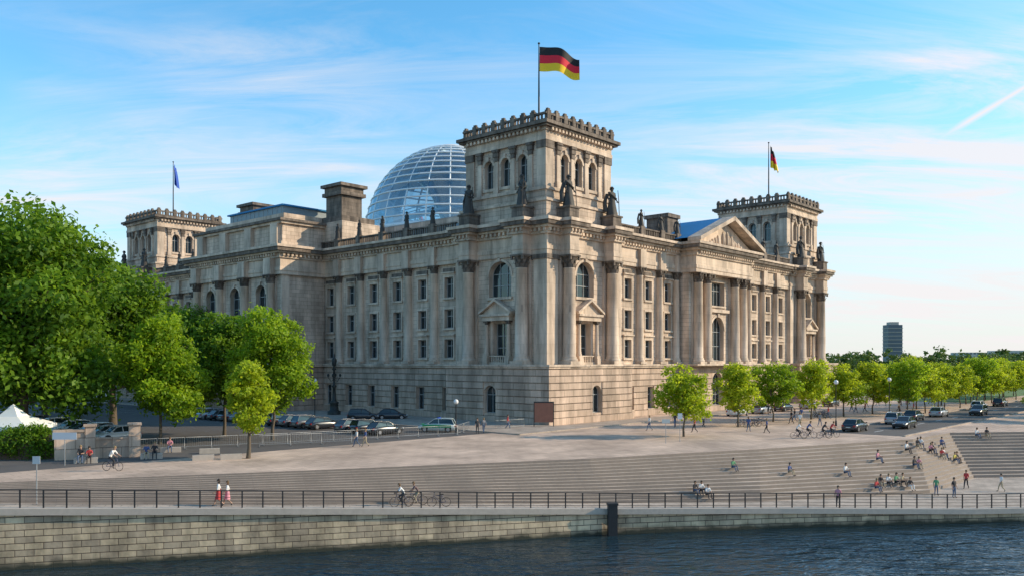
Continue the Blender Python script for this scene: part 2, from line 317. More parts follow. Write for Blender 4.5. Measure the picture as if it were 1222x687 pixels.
def column(T,a,b,z0,z1,r,seg=18):
    t=W['trim']; t.box(a-r*1.3,a+r*1.3,b-r*1.3,b+r*1.3,z0,z0+.35,0,T)
    ch=r*2.1; zc=z1-ch
    prof=[(r*1.28,z0+.35),(r*1.32,z0+.5),(r*1.25,z0+.65),(r*1.08,z0+.75),(r*1.15,z0+.85),(r*1.0,z0+1.0),(r*1.0,z0+(zc-z0)*.4),(r*.86,zc),(r*.95,zc+.06),(r*.86,zc+.14)]
    t.lathe(a,b,prof,seg,0,T)
    w=W['weathered']
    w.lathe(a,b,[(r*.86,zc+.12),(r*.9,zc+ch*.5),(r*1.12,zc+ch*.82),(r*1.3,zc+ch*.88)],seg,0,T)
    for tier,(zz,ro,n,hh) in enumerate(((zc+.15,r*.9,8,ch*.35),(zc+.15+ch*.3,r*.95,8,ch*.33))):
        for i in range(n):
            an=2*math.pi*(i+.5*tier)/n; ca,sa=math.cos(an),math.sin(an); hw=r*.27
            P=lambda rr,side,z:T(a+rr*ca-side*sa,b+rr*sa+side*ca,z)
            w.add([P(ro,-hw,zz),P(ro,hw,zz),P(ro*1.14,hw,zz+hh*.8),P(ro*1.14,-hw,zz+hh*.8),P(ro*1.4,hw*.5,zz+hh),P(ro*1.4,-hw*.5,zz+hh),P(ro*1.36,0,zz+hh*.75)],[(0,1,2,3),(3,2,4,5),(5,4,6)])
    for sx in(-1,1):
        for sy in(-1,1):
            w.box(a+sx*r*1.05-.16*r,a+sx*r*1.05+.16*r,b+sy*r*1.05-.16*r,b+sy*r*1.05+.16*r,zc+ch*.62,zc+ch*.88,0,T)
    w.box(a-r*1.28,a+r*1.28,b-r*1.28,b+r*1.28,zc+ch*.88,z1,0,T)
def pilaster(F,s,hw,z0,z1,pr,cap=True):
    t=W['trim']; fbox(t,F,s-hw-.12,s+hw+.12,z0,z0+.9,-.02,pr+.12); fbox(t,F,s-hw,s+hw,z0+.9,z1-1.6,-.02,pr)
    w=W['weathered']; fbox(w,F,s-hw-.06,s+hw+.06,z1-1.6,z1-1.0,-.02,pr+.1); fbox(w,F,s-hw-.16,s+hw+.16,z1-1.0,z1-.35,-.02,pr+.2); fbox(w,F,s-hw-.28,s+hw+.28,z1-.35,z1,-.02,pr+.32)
def dentils(F,s0,s1,z0,z1,d0,d1,sp=.75):
    n=int((s1-s0)/sp)
    for i in range(n):
        x=s0+(i+.25)*(s1-s0)/n; fbox(W['trim'],F,x,x+sp*.5,z0,z1,d0,d1)
def balustrade(F,s0,s1,z,h,d,posts):
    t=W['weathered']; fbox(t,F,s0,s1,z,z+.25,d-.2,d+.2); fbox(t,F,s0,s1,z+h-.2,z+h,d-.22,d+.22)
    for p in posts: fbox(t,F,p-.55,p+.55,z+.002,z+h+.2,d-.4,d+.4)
    x=s0+.3
    while x<s1:
        if not any(abs(x-p)<.7 for p in posts): fbox(t,F,x-.1,x+.1,z+.25,z+h-.2,d-.1,d+.1)
        x+=.48
Z1,Z2,ZE=7.2,7.7,22.0
ROWS=((8.6,11.3),(12.9,15.6),(17.3,20.2))
stat_pts=[]
def mid(F,Tc,s0,s1,cs,cols,flip=1,zo=0,stat=True):
    bops=[dict(s0=c-.85,s1=c+.85,z0=1.0,z1=4.3) for c in cs]
    Fb=lambda s,z,d:F(s,z,d+.4)
    wall(Fb,s0,s1,0,Z1,bops,.6,W['rustication']); courses(Fb,s0,s1,.9,Z1-.05,7,bops)
    fbox(W['rustication'],Fb,s0,s1,0,.85,-.02,.3)
    for o in bops: fbox(W['trim'],Fb,o['s0']-.1,o['s1']+.1,o['z0']-.12,o['z0']+.04,.145,.24)
    fbox(W['trim'],F,s0,s1,Z1,Z1+.25,-.3,.85); fbox(W['trim'],F,s0,s1,Z1+.25,Z2,-.3,1.0)
    ops=[]
    for c in cs:
        for i,(a,b) in enumerate(ROWS):
            ops.append(dict(s0=c-.9,s1=c+.9,z0=a,z1=b,arch=False,r=i))
    wall(F,s0,s1,Z2,ZE,ops)
    for o in ops: surround(F,o,hood=(o['r']!=1))
    for o in ops:
        if o['r']==2: fbox(W['weathered'],F,o['s0']-.3,o['s1']+.3,20.95,21.5,-.02,.16)
    for c in cols:
        column(Tc,*Tinv(F,c,.3),Z2,ZE,.62,14)
        fbox(W['trim'],F,c-.75,c+.75,Z2,ZE,-.02,.1)
    entab(F,s0,s1,zo)
    for c in cols: fbox(W['trim'],F,c-.75,c+.75,ZE+.01,24.6,.3,1.05)
    balustrade(F,s0,s1,26.5+zo,1.35,.6,cols)
    if stat:
        for c in cols: stat_pts.append((F(c,26.5+1.55,.6),.9 ))
def Tinv(F,s,d):
    p=F(s,0,d); return p[0],p[1]
def entab(F,s0,s1,zo=0,b=0):
    t=W['trim']
    fbox(t,F,s0,s1,ZE,ZE+.55,-.8,.55+b); fbox(t,F,s0,s1,ZE+.55,23.1,-.8,.65+b); fbox(t,F,s0,s1,23.1,24.6,-.8,.5+b)
    fbox(t,F,s0,s1,24.6,24.9,-.8,.8+b); dentils(F,s0,s1,24.9,25.35,.3,1.15+b); fbox(t,F,s0,s1,24.9,25.35,-.8,.7+b)
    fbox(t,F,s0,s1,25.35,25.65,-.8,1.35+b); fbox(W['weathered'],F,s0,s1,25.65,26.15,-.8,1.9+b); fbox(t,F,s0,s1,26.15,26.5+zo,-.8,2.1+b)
I=lambda x,y,z:(x,y,z)
def pavilion(T):
    S=18.5; t=W['trim'];w=W['weathered']
    FA=lambda s,z,d:T(s,-d,z); FB=lambda s,z,d:T(-d,s,z)
    bo=[dict(s0=9.1,s1=11.3,z0=1.2,z1=4.9,arch=True,vous=0)]
    W['rustication'].box(S-1,S,0.01,3,0,Z1,0,T); W['rustication'].box(.01,3,S-1,S,0,Z1,0,T)
    for i,F in enumerate((FA,FB)):
        wall(F,0,S,0,Z1,bo,.7,W['rustication']); courses(F,(-.14 if i==0 else .021),S,.9,Z1-.05,7,bo)
        Fu=lambda s,z,d,F=F:F(s,z,d-2)
        c=10.2
        ops=[dict(s0=c-2.05,s1=c+2.05,z0=16.8,z1=21.6,arch=True),dict(s0=c-1.25,s1=c+1.25,z0=8.3,z1=13.3)]
        wall(Fu,2,S,Z2,ZE,ops,.9)
        fbox(t,Fu,c-2.3,c+2.3,16.45,16.8,-.02,.3)
        for sg in(-1,1):
            fbox(t,Fu,c+sg*2.0-.38,c+sg*2.0+.38,Z2+.0,8.5,-.02,.95)
            x,y=Tloc(i,c+sg*2.0,-1.5); column(T,x,y,8.5,13.6,.3,10)
            fbox(t,Fu,c+sg*1.55-.25,c+sg*1.55+.2,8.5,13.6,-.02,.1)
        fbox(t,Fu,c-2.5,c+2.5,13.6,14.2,-.02,.95); fbox(t,Fu,c-2.7,c+2.7,14.2,14.5,-.02,1.2)
        a=[(c-2.8,14.5),(c+2.8,14.5),(c,16.2)]
        vs=[Fu(x,z,d) for d in(-.02,.75) for x,z in a]; t.add(vs,[(0,1,2),(3,4,5),(0,1,4,3),(1,2,5,4),(2,0,3,5)])
        for sg in(-1,1):
            vs=[]
            for d in(-.02,1.25):
                vs+=[Fu(c+sg*2.95,14.5,d),Fu(c+sg*2.95,14.8,d),Fu(c,16.55,d),Fu(c,16.22,d)]
            t.add(vs,[(0,1,2,3),(4,5,6,7),(1,2,6,5),(0,3,7,4),(0,1,5,4)])
        fbox(t,Fu,c-2.6,c+2.6,Z2,8.0,-.02,.5)
        for k_ in range(7): fbox(t,Fu,c-1.25+.4*k_-.07,c-1.25+.4*k_+.07,8.0,8.75,.28,.42)
        fbox(t,Fu,c-1.6,c+1.6,8.75,8.9,.22,.48)
        for sc_ in(5.4,15.2):
            x,y=Tloc(i,sc_,-.95); column(T,x,y,Z2+.1,ZE,.86,20)
            t.box(x-1.25,x+1.25,y-1.2,y+1.2,Z1+.01,Z2+.1,0,T)
            fbox(t,Fu,sc_-.95,sc_+.95,Z2,ZE,-.02,.3)
            fr=lambda h,z0,z1,b,mb=t:fbox(mb,F,sc_-h,sc_+h,z0,z1,-2.2,b)
            fr(1.0,ZE+.01,22.6,-.05);fr(1.06,22.6,23.12,.02);fr(.98,23.12,24.62,-.06);fr(1.25,24.62,24.92,.25);fr(1.2,24.92,25.37,.2)
            dentils(F,sc_-1.4,sc_+1.4,24.93,25.36,.1,.5,.6); fr(1.7,25.37,25.67,.65);fr(2.1,25.67,26.17,1.0,w);fr(2.25,26.17,26.57,1.15)
            fr(1.0,26.57,28.1,-.1,w); fr(1.15,28.1,28.35,.05,w)
            stat_pts.append((F(sc_,28.35,-1.05),1.35))
        fbox(t,Fu,S-1.6,S,Z2,ZE,-.02,.25)
    t.box(1.76,4.0,1.76,4.0,Z2,ZE-.6,0,T); w.box(1.6,4.15,1.6,4.15,ZE-.6,ZE-.01,0,T)
    t.box(S-.7,S+.02,1.9,3.2,Z2,ZE,0,T); t.box(1.9,3.2,S-.7,S+.02,Z2,ZE,0,T)
    W['rustication'].box(-.3,S+.3,-.3,S+.3,0,.85,0,T)
    t.box(-.25,S+.2,-.25,S+.2,Z1,Z1+.25,0,T); t.box(-.4,S+.35,-.4,S+.35,Z1+.25,Z2,0,T)
    def ring(i0,z0,z1,mb=t): mb.box(i0,S+(2-i0)*.6,i0,S+(2-i0)*.6,z0,z1,0,T)
    ring(1.7,ZE,22.6);ring(1.6,22.6,23.1);ring(1.75,23.1,24.6);ring(1.4,24.6,24.9);ring(1.5,24.9,25.35);ring(.9,25.35,25.65);ring(.45,25.65,26.15,w);ring(.3,26.15,26.55)
    for i,F in enumerate((FA,FB)): dentils(F,1.3,S,24.9,25.34,-1.5,-1.05)
    t.box(2.1,S-.3,2.1,S-.3,26.55,27.0,0,T); W['walls'].box(2.3,S-.5,2.3,S-.5,27.0,29.0,0,T); t.box(2.1,S-.3,2.1,S-.3,29.0,29.35,0,T)
    W['walls'].box(2.8,17.4,2.8,17.4,29.35,30.6,0,T); t.box(2.6,17.6,2.6,17.6,30.6,31.0,0,T)
    a0,a1=3.1,17.3; wd=a1-a0
    FS=[lambda s,z,d:T(a0+s,a0-d,z),lambda s,z,d:T(a0-d,a0+s,z),lambda s,z,d:T(a0+s,a1+d,z),lambda s,z,d:T(a1+d,a0+s,z)]
    for k,F in enumerate(FS):
        c=wd/2
        ops=[dict(s0=c+q-.8,s1=c+q+.8,z0=31.9,z1=35.8,arch=True) for q in(-3.1,0,3.1)]
        wall(F,0,wd,31,37.1,ops,.7)
        for q in(-4.65,-1.55,1.55,4.65): pilaster(F,c+q,.3,31,37.1,.22)
        for q0,q1 in((-.25 if k%2==0 else .021,1.3),(wd-1.3,wd+(.25 if k%2==0 else -.021))):
            fbox(t,F,q0,q1,31,36.1,-.02,.25); fbox(w,F,q0+(0 if k%2 else -.1),q1+(0 if k%2 else .1),36.1,37.1,-.02,.36)
        dentils(F,.2,wd-.2,38.35,38.75,.4,.85,.7)
        for q in(-3.1,0,3.1): fbox(t,F,c+q-1.0,c+q+1.0,31.5,31.9,-.02,.2)
    tr=lambda e,z0,z1,mb=t:mb.box(a0-e,a1+e,a0-e,a1+e,z0,z1,0,T)
    tr(.4,37.1,37.6);tr(.3,37.6,38.35);tr(.45,38.35,38.75);tr(.95,38.75,39.0,w);tr(1.25,39.0,39.45,w)
    W['roof'].box(a0,a1,a0,a1,39.45,39.6,0,T)
    for k,F in enumerate(FS):
        ex=.6 if k%2==0 else .19
        fbox(w,F,-ex,wd+ex,39.45,39.75,.2,.6); fbox(w,F,-ex,wd+ex,40.35,40.62,.2,.6)
        n=8
        for j in range(n+1):
            x=j*wd/n
            if k%2 and j in(0,n): continue
            fbox(w,F,x-.38,x+.38,39.75,40.9,.16,.66); 
            fbox(w,F,x-.25,x+.25,40.9,41.15,.25,.57)
        for j in range(n*3):
            x=(j+.5)*wd/(n*3); fbox(w,F,x-.11,x+.11,39.75,40.35,.3,.5)
def Tloc(i,s,d): return (s,-d) if i==0 else (-d,s)
TNE=lambda a,b,z:(a,b,z); TNW=lambda a,b,z:(BW-a,b,z); TSE=lambda a,b,z:(a,BL_-b,z); TSW=lambda a,b,z:(BW-a,BL_-b,z)
for T in(TNE,TNW,TSE,TSW): pavilion(T)
FN=lambda s,z,d:(s,2.5-d,z); FE=lambda s,z,d:(2.5-d,s,z); FSo=lambda s,z,d:(s,BL_-2.5+d,z); FW=lambda s,z,d:(BW-2.5+d,s,z)
ce=[20.6+5.7*k for k in range(5)]+[48.9]; cc=[23.45+5.7*k for k in range(5)]
mid(FE,I,18.5,50.5,ce,cc); mid(FE,I,78.5,110.5,[BL_-x for x in ce],[BL_-x for x in cc])
p0,p1=35.0,53.4; pc=(p0+p1)/2
mid(FN,I,18.5,p0,[21.2,26.7,32.2],[23.95,29.45,34.2]); mid(FN,I,p1,76,[56.3,61.9,67.5,73.0],[54.3,59.1,64.7,70.2])
mid(FW,I,18.5,110.5,[22+6*k for k in range(15)],[25+6*k for k in range(14)],stat=False)
mid(FSo,I,18.5,76,[22+6*k for k in range(9)],[25+6*k for k in range(8)],stat=False)
FC=lambda s,z,d:(-6-d,s,z)
v0,v1=50.5,78.5
cs=[56.4,64.5,72.6]
bops=[dict(s0=c-1.1,s1=c+1.1,z0=1.0,z1=4.6,arch=True,vous=0) for c in cs]
wall(FC,v0,v1,0,Z1,bops,.7,W['rustication']); courses(FC,v0-.14,v1+.14,.9,Z1-.05,7,bops)
ops=[]
for c in cs: ops+=[dict(s0=c-1.3,s1=c+1.3,z0=8.6,z1=13.0),dict(s0=c-1.5,s1=c+1.5,z0=15.2,z1=20.6,arch=True)]
wall(FC,v0,v1,Z2,ZE,ops,.8)
for o in ops:
    if not o.get('arch'): surround(FC,o)
for c in(52.6,60.45,68.55,76.4):
    fbox(W['trim'],FC,c-.9,c+.9,Z2,ZE,-.02,.2); column(I,-6.6,c,Z2,ZE,.75,16)
    fbox(W['trim'],FC,c-1.0,c+1.0,ZE+.01,24.61,.2,1.35)
for sg,vv in((1,v0),(-1,v1)):
    FR=(lambda s,z,d,vv=vv,sg=sg:(s,vv-sg*d,z))
    wall(FR,-6,2.4,0,Z1,[],.5,W['rustication']); courses(FR,-5.979,2.0,.9,Z1-.05,7,[])
    wall(FR,-6,2.4,Z2,ZE,[])
    fbox(W['trim'],FR,-6.0+.021,-4.6,Z2,ZE,-.02,.22)
W['rustication'].box(-6.3,3,v0-.3,v1+.3,0,.85); W['trim'].box(-6.5,3,v0-.5,v1+.5,Z1,Z1+.25); W['trim'].box(-7.7,3,v0-.65,v1+.65,Z1+.25,Z2)
def cring(e,z0,z1,mb=W['trim']): mb.box(-6-e,6,v0-e,v1+e,z0,z1)
cring(.5,ZE,22.6);cring(.6,22.6,23.1);cring(.45,23.1,24.6);cring(.75,24.6,24.9);cring(.65,24.9,25.35);cring(1.3,25.35,25.65);cring(1.8,25.65,26.2,W['weathered']);cring(2.0,26.2,26.6)
dentils(FC,v0,v1,24.91,25.34,.5,1.1); dentils(lambda s,z,d:(s,v0-d,z),-6.5,2,24.91,25.34,.5,1.1)
W['walls'].box(-5.4,15,v0+.6,v1-.6,26.6,30.3); W['trim'].box(-5.9,15.4,v0+.1,v1-.1,30.3,30.7); W['weathered'].box(-6.3,15.8,v0-.3,v1+.3,30.7,31.1)
W['walls'].box(-4.6,14,v0+1.4,v1-1.4,31.1,32.2)
for c in(52.6,60.45,68.55,76.4): W['trim'].box(-6.1,-5.4,c-1,c+1,26.6,30.29)
W['trim'].box(-5.9,15,v0+.1,v0+.6,26.6,27.4)
W['roof'].box(-2,13,56,73,32.2,34.2); W['copper_roof'].box(-2.4,13.4,55.6,73.4,34.2,34.45)
for k_ in range(12): W['frames'].box(-2.06,-2.0,56.5+k_*1.4,56.62+k_*1.4,32.2,34.2)
for vv in(48,75):
    W['walls'].box(2.6,10.5,vv-2.0,vv+8,26.9,31.2 if vv==48 else 31.21)
    w_=W['weathered']; w_.box(2.9,9.8,vv-1.5,vv+7,31.22,32.2)
    w_.box(3.8,8.0,vv-.3,vv+4,32.2,35.8); w_.box(3.3,8.5,vv-.8,vv+4.5,35.8,36.4); w_.box(3.6,8.2,vv-.5,vv+4.2,36.4,37.3); w_.box(3.1,8.7,vv-1.0,vv+4.7,37.3,37.8)
# north central portal with pediment
FP=lambda s,z,d:(s,0.3-d,z)
bops=[dict(s0=pc-1.8,s1=pc+1.8,z0=.9,z1=6.3,arch=True,vous=0)]+[dict(s0=pc+q-.7,s1=pc+q+.7,z0=1.2,z1=4.3) for q in(-5.9,5.9)]
wall(FP,p0,p1,0,Z1,bops,.8,W['rustication']); courses(FP,p0-.14,p1+.14,.9,Z1-.05,7,bops)
ops=[dict(s0=pc-2.2,s1=pc+2.2,z0=8.2,z1=15.4,arch=True),dict(s0=pc-2.2,s1=pc+2.2,z0=17.2,z1=21.0)]
wall(FP,p0,p1,Z2,ZE,ops,.8)
for o in ops:
    if not o.get('arch'): surround(FP,o,hood=False)
fbox(W['trim'],FP,pc-3.3,pc+3.3,16.1,16.6,-.02,.5)
for q in(-7.6,-4.7,4.7,7.6):
    fbox(W['trim'],FP,pc+q-.95,pc+q+.95,Z2,ZE,-.02,.25); column(I,pc+q,.3-.75,Z2,ZE,.78,18)
for x in(p0,p1-.5):
    W['walls'].box(x,x+.5,.31,3,Z2,ZE); W['rustication'].box(x,x+.5,.31,3,0,Z1)
W['rustication'].box(p0-.3,p1+.3,0,4,0,.85); W['trim'].box(p0-.4,p1+.4,-.1,4,Z1,Z1+.25); W['trim'].box(p0-.5,p1+.5,-1.55,4,Z1+.25,Z2)
def pring(e,z0,z1,mb=W['trim']): mb.box(p0-e,p1+e,-.9-e,5,z0,z1)
pring(.3,ZE,22.6);pring(.4,22.6,23.1);pring(.25,23.1,24.6);pring(.55,24.6,24.9);pring(.45,24.9,25.35);pring(1.1,25.35,25.65);pring(1.6,25.65,26.2,W['weathered']);pring(1.8,26.2,26.6)
dentils(FP,p0,p1,24.91,25.34,1.4,2.1)
H=4.0; HWd=(p1-p0)/2
t=W['trim']; tri=[(p0-.6,26.6),(p1+.6,26.6),(pc,26.6+H)]
vs=[(x,y,z) for y in(-1.2,-.6) for x,z in tri]; t.add(vs,[(0,1,2),(3,4,5)])
for sg in(-1,1):
    e=pc+sg*(HWd+1.9); vs=[]
    for y in(-2.9,-.6): vs+=[(e,y,26.6),(e,y,27.2),(pc,y,26.6+H+1.0),(pc,y,26.6+H+.3)]
    t.add(vs,[(0,1,2,3),(4,5,6,7),(1,2,6,5),(0,3,7,4),(0,1,5,4)])
    vs=[(e,-.6,27.15),(pc,-.6,26.6+H+.95),(pc,22,26.6+H+.95),(e,22,27.15)]; W['copper_roof'].add(vs,[(0,1,2,3)])
for i in range(26):
    x=random.uniform(-7,7); hmax=(1-abs(x)/9.3)*H-.8; hh=random.uniform(.5,.95)*max(.5,hmax); t.ell((pc+x,-1.25,26.7+hh/2),(.35,.3,hh/2),8,5)
for x in(36.4,47.6): W['weathered'].box(x,x+3.2,5,9,26,31.4); W['weathered'].box(x-.3,x+3.5,4.7,9.3,31.4,32.0)
rf=W['roof']; rf.box(3.2,BW-3.2,3.2,BL_-3.2,25.9,26.56)
rf.box(16,BW-16,14,BL_-14,26.56,29.8); W['walls'].box(20,BW-20,30,BL_-30,29.8,33.0)
rf.box(22,BW-22,34,BL_-34,33.0,33.6)
rf.box(6,16,20,44,26.56,28.6); 
names={'walls':'stone','rustication':'rust','trim':'plain','weathered':'weath','glass':'glass','frames':'frame','roof':'roof','copper_roof':'copper'}
for k,mb in W.items():
    if mb.f: mb.obj(k,[M[names[k]]],bld)
sA=figmesh('robe',pose='stand',robe=True); 
for i,(p,s_) in enumerate(stat_pts):
    o=mkobj('roof_statue',sA,bld,p,0,1.0)
    if s_>1: o.rotation_euler[2]=(0 if (p[1]<1.5) else -math.pi/2)+random.uniform(-.3,.3) ; o.scale=(2.9,2.9,2.3*random.uniform(.95,1.05))
    else: o.scale=(1.6,1.6,1.4); o.rotation_euler[2]=0 if p[1]<3 else -math.pi/2
    statue_mats(o,M['statue'])
# dome
dome=MB(); ds=MB(); dr=MB(); cu,cv=45.5,64.5; RR,HH,ZB=18.6,19.8,34.3
seg=24;ring=15
def dp(a,ph,k=1.0): return (cu+RR*k*math.cos(ph)*math.cos(a),cv+RR*k*math.cos(ph)*math.sin(a),ZB+HH*k*math.sin(ph))
phs=[R(2+i*(80/ring)) for i in range(ring+1)]
vs=[dp(2*math.pi*i/48,p) for p in phs for i in range(48)]
dome.add(vs,[(k*48+i,k*48+(i+1)%48,(k+1)*48+(i+1)%48,(k+1)*48+i) for k in range(ring) for i in range(48)],0,False)
for i in range(seg): ds.tube([dp(2*math.pi*i/seg,p,.995) for p in phs],.22,4)
for p in phs: ds.tube([dp(2*math.pi*i/48,p,1.003) for i in range(49)],.18,4,caps=False)
ds.tube([dp(2*math.pi*i/48,phs[-1],1.0) for i in range(49)],.4,5,caps=False); ds.tube([dp(2*math.pi*i/48,phs[0],1.0) for i in range(49)],.5,5,caps=False)
for off in(0,math.pi):
    pin=[];pout=[]
    for i in range(160):
        t_=i/159; a=off+t_*2.2*math.pi; ph=R(6+60*t_); x,y,z=dp(a,ph,.95); x2,y2,_=dp(a,ph,.83); pin.append((x,y,z));pout.append((x2,y2,z))
    vs=[];
    for A,B in zip(pin,pout): vs+=[A,B,(B[0],B[1],B[2]-.5),(A[0],A[1],A[2]-.5)]
    dr.add(vs,[(4*i+a,4*i+b,4*i+4+b,4*i+4+a) for i in range(159) for a,b in((0,1),(1,2),(2,3),(3,0))])
    dr.tube([(x,y,z+1.0) for x,y,z in pout],.1,4); dr.tube([(x,y,z+1.0) for x,y,z in pin],.1,4)
cone=MB(); cone.lathe(cu,cv,[(1.4,ZB-2),(2.2,ZB+4),(4.2,ZB+9),(8,ZB+13.5)],32)
drum=MB(); drum.lathe(cu,cv,[(19.2,29),(19.2,ZB+.2),(18.4,ZB+.4)],48)
for mb,n,mm in((dome,'dome_glass_shell','domeglass'),(ds,'dome_ribs','steel'),(dr,'dome_ramps','ramp'),(cone,'dome_mirror_cone','mirror'),(drum,'dome_drum','plain')): mb.obj(n,[M[mm]],bld)
# flags
fb=simple('flag_black',(.012,.012,.012),.7,var=.05);frd=simple('flag_red',(.75,.015,.04),.7,var=.05);fg=simple('flag_gold',(.95,.62,.02),.7,var=.05);fblue=simple('flag_blue',(.01,.07,.4),.7,var=.05)
def flag(u,v,kind):
    e=empty('flag_on_mast',loc2w(u,v,39.5)); top=13.8
    p=MB(); p.tube([(0,0,0),(0,0,top*.5),(0,0,top)],[.16,.12,.07],8); p.ell((0,0,top+.1),(.18,.18,.15)); p.obj('mast',[M['iron']],e)
    f=MB(); nx,nz=26,12; vs=[]
    for i in range(nx+1):
        for j in range(nz+1):
            s=i/nx;t_=j/nz
            if kind=='fly':
                x=5.7*s; z=top-.4-3.5*t_-1.5*s*s*(1-.3*t_)+.35*math.sin(s*6-.5)*s; y=.75*math.sin(s*9+t_*.8)*s
            else:
                x=.25+1.5*s*(.4+.75*t_)+.25*math.sin(s*14+t_*2)*s; z=top-.4-4.6*t_-1.6*s*(1-.3*t_); y=.5*math.sin(s*13+t_*1.3)*min(1,3*s)
                if kind=='blue': x*=.6
            vs.append((x+.1,y,z))
    for i in range(nx):
        for j in range(nz):
            m_=int(j/(nz/3)); a=i*(nz+1)+j
            f.f.append((a,a+nz+1,a+nz+2,a+1)); f.m.append(m_); f.s.append(True)
    f.v=vs; f.obj('cloth',[fb,frd,fg] if kind!='blue' else [fblue]*3,e)
flag(10.1,10.1,'fly'); flag(BW-10.1,10.1,'hang'); flag(10.1,BL_-10.1,'blue'); flag(BW-10.1,BL_-10.1,'hang')
# ------------------------------------------------------------------ terrain
ST=[((-400,-45),(-399,-48),(-398,-51),-.3),((-75,46.5),(-73,44.6),(-72,42),-.5),((-35,57.2),(-33.3,55.6),(-32.2,53.5),-1.14),((-19,62.4),(-17.2,59.7),(-16,58),-1.9),((6.5,71.3),(7.2,67.2),(7.5,64.7),-3.1),((23,79),(20.5,70),(21,67),-3.45),((42,89),(38,77),(37.5,69.2),-3.9),((50,97),(48,88),(50,71),-4.0),((80,101),(80,92),(80,75),-4.1),((150,108),(150,100),(150,84),-4.1),((700,160),(700,155),(700,140),-4.1)]
NS=14
def stn(t):
    i=min(int(t),len(ST)-2); f=t-i; A,B=ST[i],ST[i+1]; return lerp(A[0],B[0],f),lerp(A[1],B[1],f),lerp(A[2],B[2],f),A[3]+(B[3]-A[3])*f
def on_step(t,k,back=0):
    U,Lo,Q,z=stn(t); p=lerp(U,Lo,(k+.45)/NS); return (p[0],p[1],z*(k+1)/NS)
def on_prom(t,w):
    U,Lo,Q,z=stn(t); p=lerp(Lo,Q,w); return (p[0],p[1],z)
g=MB()
far=[(-9000,2500)]+[(s[0][0]*12,5000) for s in ST[1:-1]]+[(9000,2500)]
vs=[(s[0][0],s[0][1],0) for s in ST]+[(a,b,0) for a,b in far]; n=len(ST)
g.add(vs,[(i,i+1,n+i+1,n+i) for i in range(n-1)])
m=masonry('plaza_paving',(.64,.475,.365),(.54,.40,.31),(.34,.255,.195),1.6,.8,.03,wall=False,stain=.35,bump=.15,nscale=.08,rot=-BA,stretch=(1,1,1))
nt=m.node_tree; p=[x for x in nt.nodes if x.type=='BSDF_PRINCIPLED'][0]; src=p.inputs['Base Color'].links[0].from_socket
tc=N(nt,'ShaderNodeTexCoord'); ln=N(nt,'ShaderNodeVectorMath',operation='LENGTH'); L(nt,tc.outputs['Object'],ln.inputs[0]); mr=N(nt,'ShaderNodeMapRange'); mr.inputs[1].default_value=240; mr.inputs[2].default_value=300; L(nt,ln.outputs['Value'],mr.inputs[0])
mx=N(nt,'ShaderNodeMix',data_type='RGBA'); mx.inputs[7].default_value=(.07,.12,.03,1); L(nt,mr.outputs[0],mx.inputs[0]); L(nt,src,mx.inputs[6]); L(nt,mx.outputs[2],p.inputs['Base Color'])
g.obj('ground',[m])
M['steps']=masonry('step_stone',(.52,.425,.345),(.44,.36,.295),(.28,.235,.20),1.8,50,.02,wall=False,stain=.35,bump=.1,nscale=.15,rot=-R(25),stretch=(1,1,1))
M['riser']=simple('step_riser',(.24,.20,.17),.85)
st=MB(); SUB=[i+j/4 for i in range(n-1) for j in range(4)]+[n-1.0001]
for a,b in zip(SUB,SUB[1:]):
    A=stn(a);B=stn(b)
    for k in range(NS):
        za,zb=A[3]*k/NS,B[3]*k/NS; za2,zb2=A[3]*(k+1)/NS,B[3]*(k+1)/NS
        p0_=lerp(A[0],A[1],k/NS);p1_=lerp(B[0],B[1],k/NS);q0=lerp(A[0],A[1],(k+1)/NS);q1=lerp(B[0],B[1],(k+1)/NS)
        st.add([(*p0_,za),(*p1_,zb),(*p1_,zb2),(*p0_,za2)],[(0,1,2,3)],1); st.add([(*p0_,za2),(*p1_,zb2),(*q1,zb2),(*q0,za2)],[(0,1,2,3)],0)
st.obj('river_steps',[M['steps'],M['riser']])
pm=MB()
for a,b in zip(SUB,SUB[1:]):
    A=stn(a);B=stn(b); pm.add([(*A[1],A[3]),(*B[1],B[3]),(*B[2],B[3]),(*A[2],A[3])],[(0,1,2,3)])
pm.obj('promenade_pavement',[masonry('promenade_paving',(.50,.41,.335),(.43,.355,.29),(.28,.235,.195),1.0,.6,.03,wall=False,stain=.3,bump=.1,rot=-R(15),stretch=(1,1,1))])
qw=MB()
for a,b in zip(SUB,SUB[1:]):
    A=stn(a);B=stn(b)
    qw.add([(*A[2],A[3]-.35),(*B[2],B[3]-.35),(*B[2],-9),(*A[2],-9)],[(0,1,2,3)],0)
    A2=(A[2][0]+.05,A[2][1]-.2);B2=(B[2][0]+.05,B[2][1]-.2); A3=(A[2][0]-.1,A[2][1]+.45);B3=(B[2][0]-.1,B[2][1]+.45)
    qw.add([(*A2,A[3]-.36),(*B2,B[3]-.36),(*B2,B[3]+.06),(*A2,A[3]+.06),(*A3,A[3]+.06),(*B3,B[3]+.06),(*A3,A[3]-.1),(*B3,B[3]-.1),(*A[2],A[3]-.36),(*B[2],B[3]-.36)],[(0,1,2,3),(3,2,5,4),(4,5,7,6),(0,1,9,8)],1)
qm=masonry('quay_blocks',(.74,.58,.38),(.46,.365,.26),(.15,.12,.09),1.35,.42,.03,stain=.5,bump=.8,nscale=.3,stretch=(1,1,.5),streak=.25)
nt=qm.node_tree; p=[x for x in nt.nodes if x.type=='BSDF_PRINCIPLED'][0]; src=p.inputs['Base Color'].links[0].from_socket
tc=N(nt,'ShaderNodeTexCoord'); sp=N(nt,'ShaderNodeSeparateXYZ'); L(nt,tc.outputs['Object'],sp.inputs[0]); nn=N(nt,'ShaderNodeTexNoise'); nn.inputs['Scale'].default_value=.8; L(nt,tc.outputs['Object'],nn.inputs['Vector'])
